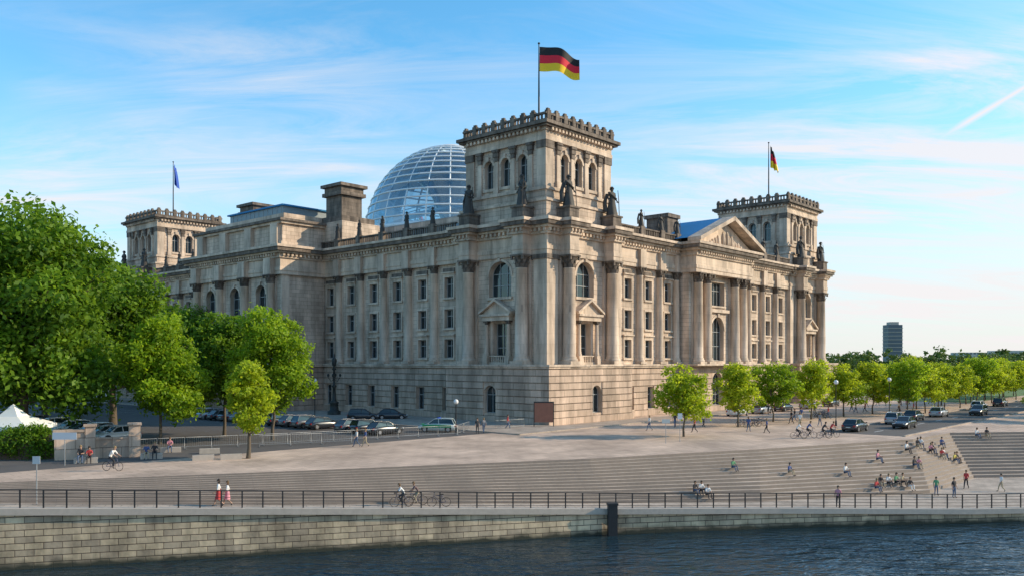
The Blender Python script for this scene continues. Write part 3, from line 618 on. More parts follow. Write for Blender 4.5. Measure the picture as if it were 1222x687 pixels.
ad=N(nt,'ShaderNodeMath',operation='MULTIPLY_ADD'); L(nt,nn.outputs['Fac'],ad.inputs[0]); ad.inputs[1].default_value=-.7; L(nt,sp.outputs[2],ad.inputs[2])
mr=N(nt,'ShaderNodeMapRange'); mr.inputs[1].default_value=-5.2; mr.inputs[2].default_value=-4.8; mr.inputs[3].default_value=1; mr.inputs[4].default_value=0; L(nt,ad.outputs[0],mr.inputs[0])
mx=N(nt,'ShaderNodeMix',data_type='RGBA'); mx.inputs[7].default_value=(.05,.05,.035,1); L(nt,mr.outputs[0],mx.inputs[0]); L(nt,src,mx.inputs[6]); L(nt,mx.outputs[2],p.inputs['Base Color'])
qw.obj('quay_wall',[qm,M['concrete']])
# water
wt=MB(); wt.add([(-900,-600,-5),(900,-600,-5),(900,158,-5),(-900,158,-5)],[(0,1,2,3)])
wm=D.materials.new('river_water'); nt,o=nodes(wm); p=N(nt,'ShaderNodeBsdfPrincipled'); p.inputs['Base Color'].default_value=(.012,.03,.042,1); p.inputs['Roughness'].default_value=.04; p.inputs['IOR'].default_value=1.4
tc=N(nt,'ShaderNodeTexCoord'); hh_=[]
for sc1,rot_,sx in((.45,.3,(.7,1.5,1)),(1.5,-.35,(.8,1.4,1))):
    mp=N(nt,'ShaderNodeMapping'); mp.inputs['Scale'].default_value=sx; mp.inputs['Rotation'].default_value=(0,0,rot_); L(nt,tc.outputs['Object'],mp.inputs[0])
    n1=N(nt,'ShaderNodeTexNoise'); n1.inputs['Scale'].default_value=sc1; n1.inputs['Detail'].default_value=3; n1.inputs['Roughness'].default_value=.45; n1.inputs['Distortion'].default_value=.8; L(nt,mp.outputs[0],n1.inputs['Vector']); hh_.append(n1.outputs['Fac'])
ma=N(nt,'ShaderNodeMath',operation='MULTIPLY_ADD'); L(nt,hh_[1],ma.inputs[0]); ma.inputs[1].default_value=.35; L(nt,hh_[0],ma.inputs[2])
np_=N(nt,'ShaderNodeTexNoise'); np_.inputs['Scale'].default_value=.07; np_.inputs['Detail'].default_value=3; L(nt,tc.outputs['Object'],np_.inputs['Vector'])
mr=N(nt,'ShaderNodeMapRange'); mr.inputs[1].default_value=.4; mr.inputs[2].default_value=.62; mr.inputs[3].default_value=.35; mr.inputs[4].default_value=1; L(nt,np_.outputs['Fac'],mr.inputs[0])
b=N(nt,'ShaderNodeBump'); b.inputs['Distance'].default_value=.8; L(nt,mr.outputs[0],b.inputs['Strength']); L(nt,ma.outputs[0],b.inputs['Height']); L(nt,b.outputs[0],p.inputs['Normal']); L(nt,p.outputs[0],o.inputs[0])
wt.obj('river_water',[wm])
# railing
rl=MB()
pts=[]; t_=1.0
while t_<9.0:
    U,Lo,Q,z=stn(t_); p=(Q[0],Q[1]+.15,z+.06)
    if not pts or (Vector(p)-Vector(pts[-1])).length>=1.3: pts.append(p)
    t_+=.004
for p in pts: rl.obox((p[0],p[1]),.2,.09,.06,p[2],p[2]+1.15)
for h in(.2,.45,.7,.92): rl.tube([(p[0],p[1],p[2]+h) for p in pts],.016,4)
rl.tube([(p[0],p[1],p[2]+1.15) for p in pts],.04,5); rl.obj('river_railing',[M['iron']])
mo=MB(); mo.obox((7.6,64.3),.1,.7,.5,-7,-2.7); mo.obox((7.6,64.3),.1,.8,.6,-2.7,-2.55); mo.obj('mooring_pile',[M['iron']])
asph=simple('asphalt',(.095,.085,.08),.9,var=.25,scale=.6,bump=.2)
rd=MB(); T=lambda u,v,z:loc2w(u,v,z)
rd.add([T(*q) for q in((-70,2,.004),(-12.5,-2,.004),(-12.5,180,.004),(-70,180,.004))],[(0,1,2,3)])
rd.add([T(*q) for q in((14,-38,.004),(320,-38,.004),(320,-29.5,.004),(14,-29.5,.004))],[(0,1,2,3)])
rd.obj('road',[asph])
mk=MB()
for k in range(24):
    v=3+k*5; mk.add([T(-24.2,v,.008),T(-19,v,.008),T(-19,v+.12,.008),T(-24.2,v+.12,.008)],[(0,1,2,3)])
for k in range(30): u=18+k*8; mk.add([T(u,-33.8,.008),T(u+3,-33.8,.008),T(u+3,-33.65,.008),T(u,-33.65,.008)],[(0,1,2,3)])
mk.obj('road_markings',[simple('road_paint',(.6,.6,.58),.7)])
kb=MB(); kb.box(-12.4,-7.9,-6,140,0,.13,0,T); kb.box(-7.9,BW+8,-6,-1.7,0,.131,0,T); kb.box(-7.9,-.35,-1.7,49.8,0,.129,0,T)
kb.box(14,320,-29.4,-29.1,0,.13,0,T); kb.box(14,320,-38.35,-38.05,0,.13,0,T)
kb.obj('building_pavement',[masonry('pavement_slabs',(.45,.37,.305),(.39,.32,.265),(.22,.185,.155),.9,.9,.02,wall=False,stain=.3,bump=.1,rot=-BA,stretch=(1,1,1))])
lw=MB(); lw.add([T(*q) for q in((100,-24,.004),(400,-24,.004),(400,-6,.004),(100,-6,.004))],[(0,1,2,3)]); lw.add([T(*q) for q in((120,0,.006),(400,0,.006),(400,160,.006),(120,160,.006))],[(0,1,2,3)])
lw.obj('lawn',[simple('grass',(.08,.15,.025),.9,scale=.3,var=.35)])
# ------------------------------------------------------------------ trees
def leaves(rng,blobs,n,size,clump=.16,per=26):
    vol=np.array([b[1][0]*b[1][1]*b[1][2] for b in blobs])**.67; vol/=vol.sum()
    nc=max(1,n//per)
    bi=rng.choice(len(blobs),nc,p=vol); C=np.array([b[0] for b in blobs])[bi]; RD_=np.array([b[1] for b in blobs])[bi]
    d=rng.normal(size=(nc,3)); d/=np.linalg.norm(d,axis=1)[:,None]; rr=rng.uniform(.35,1.0,nc)**.5
    cc=C+d*RD_*rr[:,None]; cr=RD_.mean(1)*clump*rng.uniform(.8,1.7,nc)
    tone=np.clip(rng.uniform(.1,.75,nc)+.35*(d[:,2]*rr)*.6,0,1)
    k=np.repeat(np.arange(nc),per); P=cc[k]+rng.normal(size=(len(k),3))*cr[k][:,None]*np.array([1,1,.7])
    s=size*rng.uniform(.6,1.3,len(k))
    nrm=rng.normal(size=(len(k),3))+np.array([0,0,.6])+.7*d[k]; nrm/=np.linalg.norm(nrm,axis=1)[:,None]
    ax=np.cross(nrm,rng.normal(size=(len(k),3))); ax/=np.linalg.norm(ax,axis=1)[:,None]; ay=np.cross(nrm,ax)
    q=np.stack([P-ax*s[:,None]*.6,P-ay*s[:,None]*.34,P+ax*s[:,None]*.6,P+ay*s[:,None]*.34],1).reshape(-1,3)
    return q,np.clip(tone[k]+rng.uniform(-.12,.12,len(k)),0,1)
def leaf_obj_mesh(name,mb,mats,q,tone,mi):
    nv=len(mb.v); nq=len(q)//4
    verts=np.concatenate([np.array(mb.v,dtype=float).reshape(-1,3),q]) if nv else q
    F=(np.arange(nq*4).reshape(-1,4)+nv).tolist()
    me=D.meshes.new(name); me.from_pydata(verts.tolist(),[],mb.f+F)
    for m in mats: me.materials.append(m)
    me.polygons.foreach_set('material_index',mb.m+[mi]*nq); me.polygons.foreach_set('use_smooth',mb.s+[False]*nq)
    at=me.attributes.new('tone','FLOAT','FACE'); at.data.foreach_set('value',[0.5]*len(mb.f)+tone.tolist()); me.update(); return me
def tree_mesh(name,h,cr,cb,n,size,seed,leaf='leaf',tr=.16,nb=12):
    rng=np.random.default_rng(seed); rnd=random.Random(seed)
    ch=h-cb; cz=cb+ch*.5; blobs=[]
    for i in range(nb):
        t_=(i+.5)/nb; z=cb+ch*(.12+.8*t_); env=math.sin(math.pi*min(.97,max(.12,(z-cb)/ch*.86+.12)))**.7*cr
        a=i*2.4+rnd.uniform(-.4,.4); rr=env*rnd.uniform(.35,.72); br=cr*rnd.uniform(.32,.5)
        blobs.append(((rr*math.cos(a),rr*math.sin(a),z),(br,br,br*.75)))
    blobs.append(((0,0,cz),(cr*.55,cr*.55,ch*.42)))
    mb=MB(); top=cb+ch*.72
    pts=[(0,0,-.1),(rnd.uniform(-.1,.1),0,cb*.5),(rnd.uniform(-.2,.2),rnd.uniform(-.2,.2),cb),(rnd.uniform(-.4,.4),rnd.uniform(-.3,.3),cz),(0,0,top)]
    mb.tube(pts,[tr*1.35,tr,tr*.85,tr*.55,tr*.15],8)
    for b in blobs[:-1]:
        z0=cb*.85+ (b[0][2]-cb)*.35; s0=(pts[2][0]*.8,pts[2][1]*.8,z0); md=lerp(s0,b[0],.5); md=(md[0],md[1],md[2]-.1*cr*.5)
        mb.tube([s0,md,b[0]],[tr*.45,tr*.28,tr*.08],5)
        for j in range(3):
            e=(b[0][0]+rnd.uniform(-1,1)*b[1][0]*.8,b[0][1]+rnd.uniform(-1,1)*b[1][0]*.8,b[0][2]+rnd.uniform(-.3,1)*b[1][2]*.8); mb.tube([lerp(md,b[0],.6),e],[tr*.15,tr*.04],4)
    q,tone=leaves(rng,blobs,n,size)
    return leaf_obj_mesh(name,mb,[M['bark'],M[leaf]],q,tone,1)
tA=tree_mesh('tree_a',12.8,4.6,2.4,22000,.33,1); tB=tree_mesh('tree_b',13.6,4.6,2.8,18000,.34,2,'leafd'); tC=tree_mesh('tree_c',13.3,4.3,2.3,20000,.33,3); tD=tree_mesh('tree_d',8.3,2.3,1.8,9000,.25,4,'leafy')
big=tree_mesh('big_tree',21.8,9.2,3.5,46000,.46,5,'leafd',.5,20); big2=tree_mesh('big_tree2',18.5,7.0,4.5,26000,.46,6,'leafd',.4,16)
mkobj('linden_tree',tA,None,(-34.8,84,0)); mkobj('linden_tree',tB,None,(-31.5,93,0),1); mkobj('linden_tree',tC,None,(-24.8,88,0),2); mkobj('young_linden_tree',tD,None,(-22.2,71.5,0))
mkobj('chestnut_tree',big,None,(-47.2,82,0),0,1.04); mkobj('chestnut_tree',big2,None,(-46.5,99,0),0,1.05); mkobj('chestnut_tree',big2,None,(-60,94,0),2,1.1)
for i,(x,y) in enumerate(((-66,120),(-74,140),(-58,150),(-90,130),(-80,170),(-98,180))): mkobj('chestnut_tree',big2 if i%2 else big,None,(x,y,0),i,.8)
sm=[tree_mesh('plane_tree_%d'%i,7.8,3.2,1.9,7500,.28,20+i,'leafy' if i!=2 else 'leaf',.1,10) for i in range(4)]
row=[(18.6,92),(28.2,106),(35.2,114.5),(41.9,119),(48.8,125),(55.6,131),(62.5,137)]
for i,(x,y) in enumerate(row): mkobj('plane_tree',sm[i%4],None,(x,y,0),i*1.3,(1.08,1.08,random.uniform(.95,1.05)))
k=0
for rr in range(6):
    for j in range(10):
        u=48+j*10+rr*3+random.uniform(-2,2); v=-24-rr*10+random.uniform(-1.5,1.5)
        if rr==0: u=70+j*8
        if -39<v<-28.5: v=-27.5
        w_=loc2w(u,v)
        if w_[1]<112: continue
        mkobj('plane_tree',sm[k%4],None,(w_[0],w_[1],0),k*1.7,random.uniform(.9,1.15)); k+=1
def mass(name,path,wid,hh,n,size,seed):
    blobs=[]
    rnd=random.Random(seed)
    for i in range(int(n/120)):
        t_=rnd.random()*(len(path)-1); a=int(t_); p=lerp(path[a],path[min(a+1,len(path)-1)],t_-a); h=hh*rnd.uniform(.7,1.05); r=rnd.uniform(.3,.5)*hh
        blobs.append(((p[0]+rnd.uniform(-wid,wid),p[1]+rnd.uniform(-wid,wid),h-r*.8),(r,r,r*.8))); blobs.append(((p[0]+rnd.uniform(-wid,wid),p[1]+rnd.uniform(-wid,wid),h*.35),(r,r,h*.4)))
    q,tone=leaves(np.random.default_rng(seed),blobs,n,size,clump=.13)
    mkobj(name,leaf_obj_mesh(name,MB(),[M['leaff']],q,tone,0))
mass('distant_trees',[(120,330),(260,420),(420,480)],25,12.5,34000,1.2,5)
mass('distant_trees',[(-300,520),(0,620),(300,560),(620,520)],40,16,36000,2.0,6)
mass('distant_trees',[(-190,150),(-170,240),(-120,300)],14,17,22000,1.2,8)
fbm=simple('far_facade',(.10,.13,.16),.5,var=.3,scale=.05)
d=MB(); d.box(395,410,892,905,0,46); 
for z in range(6,45,4): d.box(394.6,410.4,891.6,905.4,z,z+.6,1)
d.box(398,407,894,903,46,49,1); d.obj('high_rise_building',[fbm,M['concrete']])
d=MB()
for x,wd_,h in((480,30,17),(520,26,19),(560,40,16)):
    d.box(x,x+wd_,900,930,0,h)
    for z in range(3,int(h)-1,4):
        for q in range(int(wd_/4)): d.box(x+1+q*4,x+3.2+q*4,899.9,900,z,z+2,1)
d.obj('distant_building',[simple('pale_facade',(.5,.48,.45),.7),fbm])
# ------------------------------------------------------------------ vehicles
def car_mesh(kind=0):
    mb=MB()
    S=[(-2.15,.34,.66,.74),(-2.05,.24,.86,.83),(-1.5,.2,.93,.88),(-.7,.18,.95,.9),(.5,.18,.94,.9),(1.2,.2,.88,.88),(1.85,.24,.76,.84),(2.15,.34,.6,.74)]
    if kind==1: S=[(x,a,b+.06,c) for x,a,b,c in S]
    vs=[]
    for x,zb,zt,hw in S:
        sec=[(-hw*.86,zb),(-hw,zb+.12),(-hw*1.01,(zb+zt)/2),(-hw*.98,zt-.1),(-hw*.86,zt),(-hw*.4,zt+.03),(hw*.4,zt+.03),(hw*.86,zt),(hw*.98,zt-.1),(hw*1.01,(zb+zt)/2),(hw,zb+.12),(hw*.86,zb)]
        vs+=[(x,y,z) for y,z in sec]
    n=12; fs=[(k*n+i,k*n+(i+1)%n,(k+1)*n+(i+1)%n,(k+1)*n+i) for k in range(len(S)-1) for i in range(n)]
    mb.add(vs,fs,0,True); mb.add(vs[:n],[tuple(range(n))],0); mb.add(vs[-n:],[tuple(range(n))],0)
    rz=1.44 if kind==0 else 1.55; rb=-1.3 if kind==0 else -1.75; bb=-1.85 if kind==0 else -2.05
    rail=[(bb,.76,.9),(rb,.6,rz-.05),(rb+.5,.62,rz),(-.1,.62,rz),(.3,.6,rz-.06),(1.15,.77,.88)]
    L_=[(x,-y,z) for x,y,z in rail]; R_=rail
    mb.add([L_[0],L_[1],R_[1],R_[0]],[(0,1,2,3)],1); mb.add([L_[4],L_[5],R_[5],R_[4]],[(0,1,2,3)],1)
    for a in range(1,4): mb.add([L_[a],L_[a+1],R_[a+1],R_[a]],[(0,1,2,3)],0,True)
    for q in(L_,R_): mb.add(q,[(0,1,2,3,4,5)],1); mb.tube(q,.045,5,0); mb.tube([(-.25,q[0][1]*1.0,.9),(-.2,q[2][1],rz-.02)],.045,4,0)
    mb.tube([L_[1],R_[1]],.045,4,0);mb.tube([L_[4],R_[4]],.045,4,0)
    for x in(-1.36,1.36):
        for s in(-1,1):
            prof=[(0,.0),(.2,.0),(.22,.02),(.31,.02),(.33,.05),(.33,.19),(.3,.21)]
            seg=18;vv=[]
            for r,t_ in prof:
                for i in range(seg): a=2*math.pi*i/seg; vv.append((x+r*math.cos(a),s*(.93-t_),.33+r*math.sin(a)))
            for k in range(len(prof)-1):
                mb.add([vv[k*seg+i] for i in range(seg)]+[vv[(k+1)*seg+i] for i in range(seg)],[(i,(i+1)%seg,seg+(i+1)%seg,seg+i) for i in range(seg)],3 if k<1 else 2)
            vv=[(x+.4*math.cos(math.pi*i/12),s*.912,.36+.4*math.sin(math.pi*i/12)) for i in range(13)]; mb.add(vv+[(x,s*.912,.2)],[tuple(range(14))],2)
    for s in(-1,1):
        mb.box(2.02,2.13,s*.6-.16,s*.6+.16,.58,.7,4); mb.box(-2.16,-2.06,s*.66-.12,s*.66+.12,.62,.8,5); mb.box(.85,1.0,s*.97-.08,s*.97+.08,.92,1.05,0)
    mb.box(2.1,2.17,-.5,.5,.32,.46,2); mb.box(-2.19,-2.14,-.26,.26,.5,.6,6)
    return mb.mesh('car',[None]*7)
CM=[car_mesh(0),car_mesh(1)]
tyre=simple('tyre',(.02,.02,.02),.9);rim=simple('rim',(.4,.4,.42),.3,.8);hl=simple('headlight',(.7,.7,.7),.1);tl=simple('tail_light',(.4,.02,.02),.2);plate=simple('plate',(.6,.6,.55),.5)
def car(loc,rot,c,kind=0,name='parked_car'):
    o=mkobj(name,CM[kind],None,loc,rot)
    pc_=simple('car_paint',c,.25,.1,var=.04); pc_.node_tree.nodes['Principled BSDF'].inputs['Coat Weight'].default_value=.6
    for i,m_ in enumerate([pc_,M['glass'],tyre,rim,hl,tl,plate]): o.material_slots[i].link='OBJECT'; o.material_slots[i].material=m_
    return o
DK=(.025,.028,.035);SV=(.35,.36,.38);WT=(.7,.7,.7)
Z=.006
car((-16.8,119,Z),.1,DK); car((-20.6,117.5,Z),.15,DK,1)
pcar=car((-8.6,98.2,Z),3.05,(.5,.55,.52),1,'police_car')
stp=MB(); 
for s in(-1,1): stp.box(-1.7,1.6,s*.925-.004,s*.925+.004,.55,.9)
stp.box(1.25,1.9,-.7,.7,.9,.905)
stp.obj('green_stripe',[simple('green_livery',(.02,.32,.12),.35)],pcar)
lb=MB(); lb.box(-.3,-.05,-.5,.5,1.56,1.68); lb.obj('light_bar',[simple('blue_light',(.02,.08,.5),.2)],pcar)
for i in range(14):
    p=loc2w(-21.6,6+i*2.9); 
    if i in(3,8): continue
    car((p[0],p[1],Z),BA+random.uniform(-.03,.03),random.choice([DK,SV,DK,(.05,.06,.1),(.12,.12,.13)]),i%2)
for i in range(16):
    p=loc2w(-45,20+i*3.0)
    if i in(5,): continue
    car((p[0],p[1],Z),BA+math.pi,random.choice([DK,SV,DK,WT,(.04,.05,.09)]),(i+1)%2)
for (u,v,c,k_,r_) in((17.8,-31.6,DK,0,0),(26.2,-34.5,DK,0,math.pi),(33,-31.4,SV,1,0),(41,-31.2,DK,0,0),(52,-31.4,SV,0,0),(60,-34.8,DK,1,math.pi),(75,-31.4,WT,1,0),(90,-31.4,DK,1,0)):
    p=loc2w(u,v); car((p[0],p[1],Z),BA+r_-.0,c,k_)
for (u,v,c) in((34,-8.5,WT),(42,-8.5,SV),(50,-8.5,DK),(60,-8.5,SV),(70,-8.5,DK)):
    p=loc2w(u,v); car((p[0],p[1],0),BA,c,1)
def bike_mesh():
    mb=MB()
    for y in(-.52,.52):
        mb.tube([(0,y+.33*math.cos(2*math.pi*i/20),.34+.33*math.sin(2*math.pi*i/20)) for i in range(21)],.02,5,0,caps=False)
        for i in range(8): a=2*math.pi*i/8; mb.tube([(0,y,.34),(0,y+.32*math.cos(a),.34+.32*math.sin(a))],.004,3,1)
    for a,b in(((0,.52,.34),(0,.1,.3)),((0,.1,.3),(0,.22,.85)),((0,.22,.8),(0,.52,.34)),((0,.1,.3),(0,-.36,.78)),((0,.2,.78),(0,-.34,.85)),((0,-.52,.34),(0,-.34,.95)),((0,-.34,.95),(0,-.34,1.05))): mb.tube([a,b],.02,5,2)
    mb.tube([(-.25,-.32,1.05),(-.1,-.38,1.06),(.1,-.38,1.06),(.25,-.32,1.05)],.014,5,0)
    mb.ell((0,.24,.9),(.07,.13,.04),8,4,0); mb.tube([(-.12,.05,.42),(-.05,.08,.42),(.05,.12,.2),(.12,.15,.2)],.015,4,1)
    return mb.mesh('bicycle',[tyre,M['metal'],simple('bike_frame',(.05,.06,.12),.35)])
BM=bike_mesh()
def cyclist(loc,rot,top=WH,bot=BK): mkobj('bicycle',BM,None,loc,rot); person(loc,rot,'cycle',top,bot,pose='cycle',name='cyclist')
cyclist((-29.8,63.4,0),R(80),WH,BK)
p=on_prom(3.36,.5); cyclist((p[0],p[1],p[2]),R(-78),WH,BK); q=on_prom(3.41,.15); cyclist(q,R(-80),(.15,.1,.1),TN); q=on_prom(3.47,.5); mkobj('bicycle',BM,None,q,R(-85))
for t_,w_,c,b_ in((2.79,.45,WH,RD),(2.83,.3,WH,PK)): person(on_prom(t_,w_),R(-75),'skw',c,b_,pose='walk',skirt=True,longhair=True)
person((-14.8,81,0),R(-60),'walk',WH,JN,pose='walk');person((-14.0,81.2,0),R(-60),'walk',BL,TN,pose='walk')
person((-3.9,95.6,0),R(20),'stand',BK,BK,pose='stand'); person((-3.2,96.2,0),R(200),'walk',GY,JN,pose='walk'); person((-.5,101.5,0),R(90),'walk',RD,JN,pose='walk')
bk=MB()
for x,y in((-34.2,68.2),(-30.2,71.2),(-30.6,76.2),(-25.5,70.2),(-23.4,70.8),(-26.8,75.3)): bk.obox((x,y),.35,1.7,.55,0,.44)
bk.obj('stone_bench',[M['concrete']])
for x,y,c,b_ in((-34.5,68.05,BK,JN),(-33.9,68.25,RD,BK),(-30.5,71.0,BL,TN),(-29.9,71.2,BK,BK),(-30.6,76.1,PK,JN)): person((x,y-.1,0),.35,'sitb',c,b_,pose='sit',hs=.45)
def sit(t_,k,c,b_,rot=.3): 
    person(on_step(t_,k),rot,'sits',c,b_,pose='sit',hs=.26)
for t_,k,c,b_ in((4.83,5,GR,JN),(4.62,11,WH,BK),(4.58,11,BK,JN),(4.66,12,WH,BK),(5.17,7,BL,TN),(5.72,5,PK,JN),(5.7,11,BK,TN),(5.75,11,WH,BK),(5.8,11,GR,BK),(5.84,11,TN,BK),(5.88,12,BK,WH),(5.67,12,RD,JN),(5.93,3,WH,BK),(6.05,2,BK,TN),(6.12,2,WH,JN),(6.3,4,PK,BK),(6.34,4,BK,JN),(6.5,6,RD,TN),(6.55,6,WH,JN),(6.62,3,BL,JN),(7.1,1,WH,JN),(7.14,1,BK,TN),(7.3,5,RD,BK),(7.34,5,BL,JN),(6.75,8,YL,JN),(6.8,8,BK,BK),(5.5,8,WH,JN),(5.95,7,BK,JN),(5.98,7,PK,TN)): sit(t_,k,c,b_,random.uniform(0,.8))
for t_,w_,c,b_,ky in((5.32,.85,PK,BK,'stand'),(6.12,.35,BK,JN,'stand'),(6.02,.1,GR,JN,'stand'),(6.86,.86,WH,BK,'stand'),(6.91,.84,BL,BK,'walk'),(6.5,.15,RD,BK,'walk'),(6.97,.55,BK,TN,'walk'),(7.05,.8,PK,JN,'walk'),(7.08,.86,BL,BK,'stand'),(6.7,.4,WH,TN,'walk')): person(on_prom(t_,w_),random.uniform(-1.5,1.5),ky,c,b_,pose=ky)
for i,(x,y) in enumerate(((30.2,89.5),(31.6,90.4),(33.0,89.8),(34.3,91))): cyclist((x,y,0),R(70+10*i),[WH,BL,BK,RD][i],BK)
for i in range(26):
    u=random.uniform(2,80);v=random.uniform(-27,-9); w_=loc2w(u,v); person((w_[0],w_[1],0),random.uniform(0,6),'walk',random.choice([WH,BK,BL,RD,GY,PK]),random.choice([JN,BK,TN]),pose='walk')
for i in range(14):
    w_=loc2w(14+i*.8 if i<7 else 30+i*.8,-19.5+random.uniform(-.3,.3)); mkobj('bicycle',BM,None,(w_[0],w_[1],0),BA+random.uniform(-.2,.2))
def barrier(p,q,name='crowd_barrier'):
    mb=MB(); P=Vector(p);Q=Vector(q); ln_=(Q-P).length; n_=max(1,int(ln_/2.3)); 
    for i in range(n_):
        a=P+(Q-P)*(i/n_)+(Q-P).normalized()*.05;b=P+(Q-P)*((i+1)/n_)-(Q-P).normalized()*.05
        mb.tube([a+Vector((0,0,.05)),a+Vector((0,0,1.1)),b+Vector((0,0,1.1)),b+Vector((0,0,.05))],.022,5); mb.tube([a+Vector((0,0,.25)),b+Vector((0,0,.25))],.02,4)
        for k in range(1,12): c=a+(b-a)*(k/12); mb.tube([c+Vector((0,0,.25)),c+Vector((0,0,1.1))],.009,3)
        nrm_=Vector((-(b-a).y,(b-a).x,0)).normalized()*.3
        for e in(a,b): mb.tube([e-nrm_+Vector((0,0,.03)),e+nrm_+Vector((0,0,.03))],.02,4)
    mb.obj(name,[M['metal']])
barrier((-34.5,76.5,0),(-22,83.5,0)); barrier((-22,83.5,0),(-6,93.6,0)); barrier((-6,93.6,0),(-5,99.5,0)); barrier((-2,101,0),(1.5,104,0)); barrier((-24,80.5,0),(-16,85,0))
def lamp(loc,h=4.6,name='street_lamp'):
    e=empty(name,loc); a=MB(); a.lathe(0,0,[(.14,0),(.12,.6),(.06,.8),(.05,h-.3),(.12,h-.25)],10); a.obj('pole',[M['iron']],e); b=MB(); b.ell((0,0,h),(.28,.28,.3),12,8); b.obj('globe',[simple('lamp_globe',(.75,.75,.72),.3)],e)
lamp((-6.3,95.5,0),3.6); 
for u,v in((24,-27),(44,-27),(66,-27),(90,-27),(-14,30),(-14,60)): w_=loc2w(u,v); lamp(w_,5.5)
e=empty('bronze_lantern_mast',loc2w(-5.4,37.3,.13)); a=MB(); a.lathe(0,0,[(1.0,0),(1.0,.5),(.7,.6),(.6,1.6),(.75,1.8),(.3,2.1),(.22,4.0),(.4,4.2),(.2,4.5),(.16,6.6),(.35,6.8),(.12,7.1),(.3,7.4),(.42,8.2),(.15,8.6),(.03,9.2)],12); 
for q in range(4):
    an=q*math.pi/2; a.tube([(0,0,5.2),(.5*math.cos(an),.5*math.sin(an),5.0),(.9*math.cos(an),.9*math.sin(an),5.6)],.05,5); a.ell((.9*math.cos(an),.9*math.sin(an),5.9),(.18,.18,.28))
a.obj('mast',[M['bronze']],e)
e=empty('information_board',loc2w(-2.2,-1.0,.13),0); a=MB(); a.box(-1.15,1.15,-.06,.06,.5,2.9); a.obj('panel',[simple('brown_panel',(.28,.11,.07),.6,var=.3,scale=2)],e); a=MB(); a.box(-1.25,-1.15,-.08,.08,0,3);a.box(1.15,1.25,-.08,.08,0,3);a.box(-1.25,1.25,-.09,.09,2.9,3.05); a.obj('frame',[M['iron']],e)
a=MB(); e=empty('white_tent',(-45.2,77,0))
w2=2.6; a.add([(-w2,-w2,2.4),(w2,-w2,2.4),(w2,w2,2.4),(-w2,w2,2.4),(-.9,-.9,3.2),(.9,-.9,3.2),(.9,.9,3.2),(-.9,.9,3.2),(0,0,4.3)],[(0,1,5,4),(1,2,6,5),(2,3,7,6),(3,0,4,7),(4,5,8),(5,6,8),(6,7,8),(7,4,8)]); a.add([(-w2,-w2,2.4),(w2,-w2,2.4),(w2,w2,2.4),(-w2,w2,2.4),(-w2,-w2,2.05),(w2,-w2,2.05),(w2,w2,2.05),(-w2,w2,2.05)],[(0,1,5,4),(1,2,6,5),(2,3,7,6),(3,0,4,7)]); a.obj('canopy',[M['white']],e)
a=MB(); [a.tube([(x,y,0),(x,y,2.4)],.04,6) for x in(-w2,w2) for y in(-w2,w2)]; a.obj('poles',[M['metal']],e)
hq,ht=leaves(np.random.default_rng(9),[((0,0,1.2),(2.0,.9,1.3)),((-1.4,0,1.5),(1.2,.9,1.2)),((1.2,.1,1.0),(1.0,.8,1.2)),((.2,0,2.1),(1.3,.8,.9))],9000,.2)
hb=MB(); hb.box(-2.2,2,-.3,.3,0,2.0); mkobj('ivy_hedge',leaf_obj_mesh('ivy',hb,[M['bark'],M['leafd']],hq,ht,1),None,(-40.3,71,0),.2)
a=MB(); ws=.45
a.obox((-36.6,70.5),ws,2.4,.6,0,2.3);a.obox((-36.6,70.5),ws,2.6,.8,2.3,2.5); a.obox((-33.9,72.0),ws,3.0,.5,0,1.6);a.obox((-33.9,72.0),ws,3.1,.65,1.6,1.75); a.obox((-32.3,72.7),ws,.9,.9,0,2.7);a.obox((-32.3,72.7),ws,1.1,1.1,2.7,2.9); a.obox((-35.3,71.1),ws,.8,.8,0,2.7);a.obox((-35.3,71.1),ws,1.0,1.0,2.7,2.9)
a.obox((-46,66.5),ws,9,.5,0,1.7); a.obj('garden_wall',[M['rust']])
def sign(loc,h,wd_,hh,c,name,rot=0):
    e=empty(name,loc,rot); a=MB(); a.tube([(0,0,0),(0,0,h)],.035,6); a.obj('post',[M['metal']],e); a=MB(); a.box(-wd_/2,wd_/2,-.06,-.04,h-hh,h); a.obj('plate',[simple('sign_face',c,.4,var=.05)],e)
sign(on_prom(2.12,.25),3.2,.5,.5,(.6,.6,.6),'notice_sign'); sign((-35,66.5,0),2.6,1.9,.55,(.65,.66,.68),'street_sign'); sign((15.3,84.5,0),2.4,.8,.4,(.6,.6,.55),'street_sign'); sign((17,86,0),2.9,.45,.6,(.7,.7,.7),'traffic_sign')
# ------------------------------------------------------------------ world, sun, camera
az,el=86,25
w=D.worlds.new('World'); sc.world=w; w.use_nodes=True; nt=w.node_tree; nt.nodes.clear()
out=N(nt,'ShaderNodeOutputWorld'); bg=N(nt,'ShaderNodeBackground'); bg.inputs['Strength'].default_value=.145
sky=N(nt,'ShaderNodeTexSky',sky_type='NISHITA'); sky.sun_disc=False; sky.sun_elevation=R(el); sky.sun_rotation=R(az); sky.air_density=1.0; sky.dust_density=.6; sky.ozone_density=1.6
tc=N(nt,'ShaderNodeTexCoord'); gen=tc.outputs['Generated']; sp=N(nt,'ShaderNodeSeparateXYZ'); L(nt,gen,sp.inputs[0])
def mth(op,a,b=None,c=None):
    n_=N(nt,'ShaderNodeMath',operation=op)
    for i,x in enumerate((a,b,c)):
        if x is None: continue
        if isinstance(x,(int,float)): n_.inputs[i].default_value=x
        else: L(nt,x,n_.inputs[i])
    return n_.outputs[0]
zz=mth('ADD',mth('MAXIMUM',sp.outputs[2],0.0),.14)
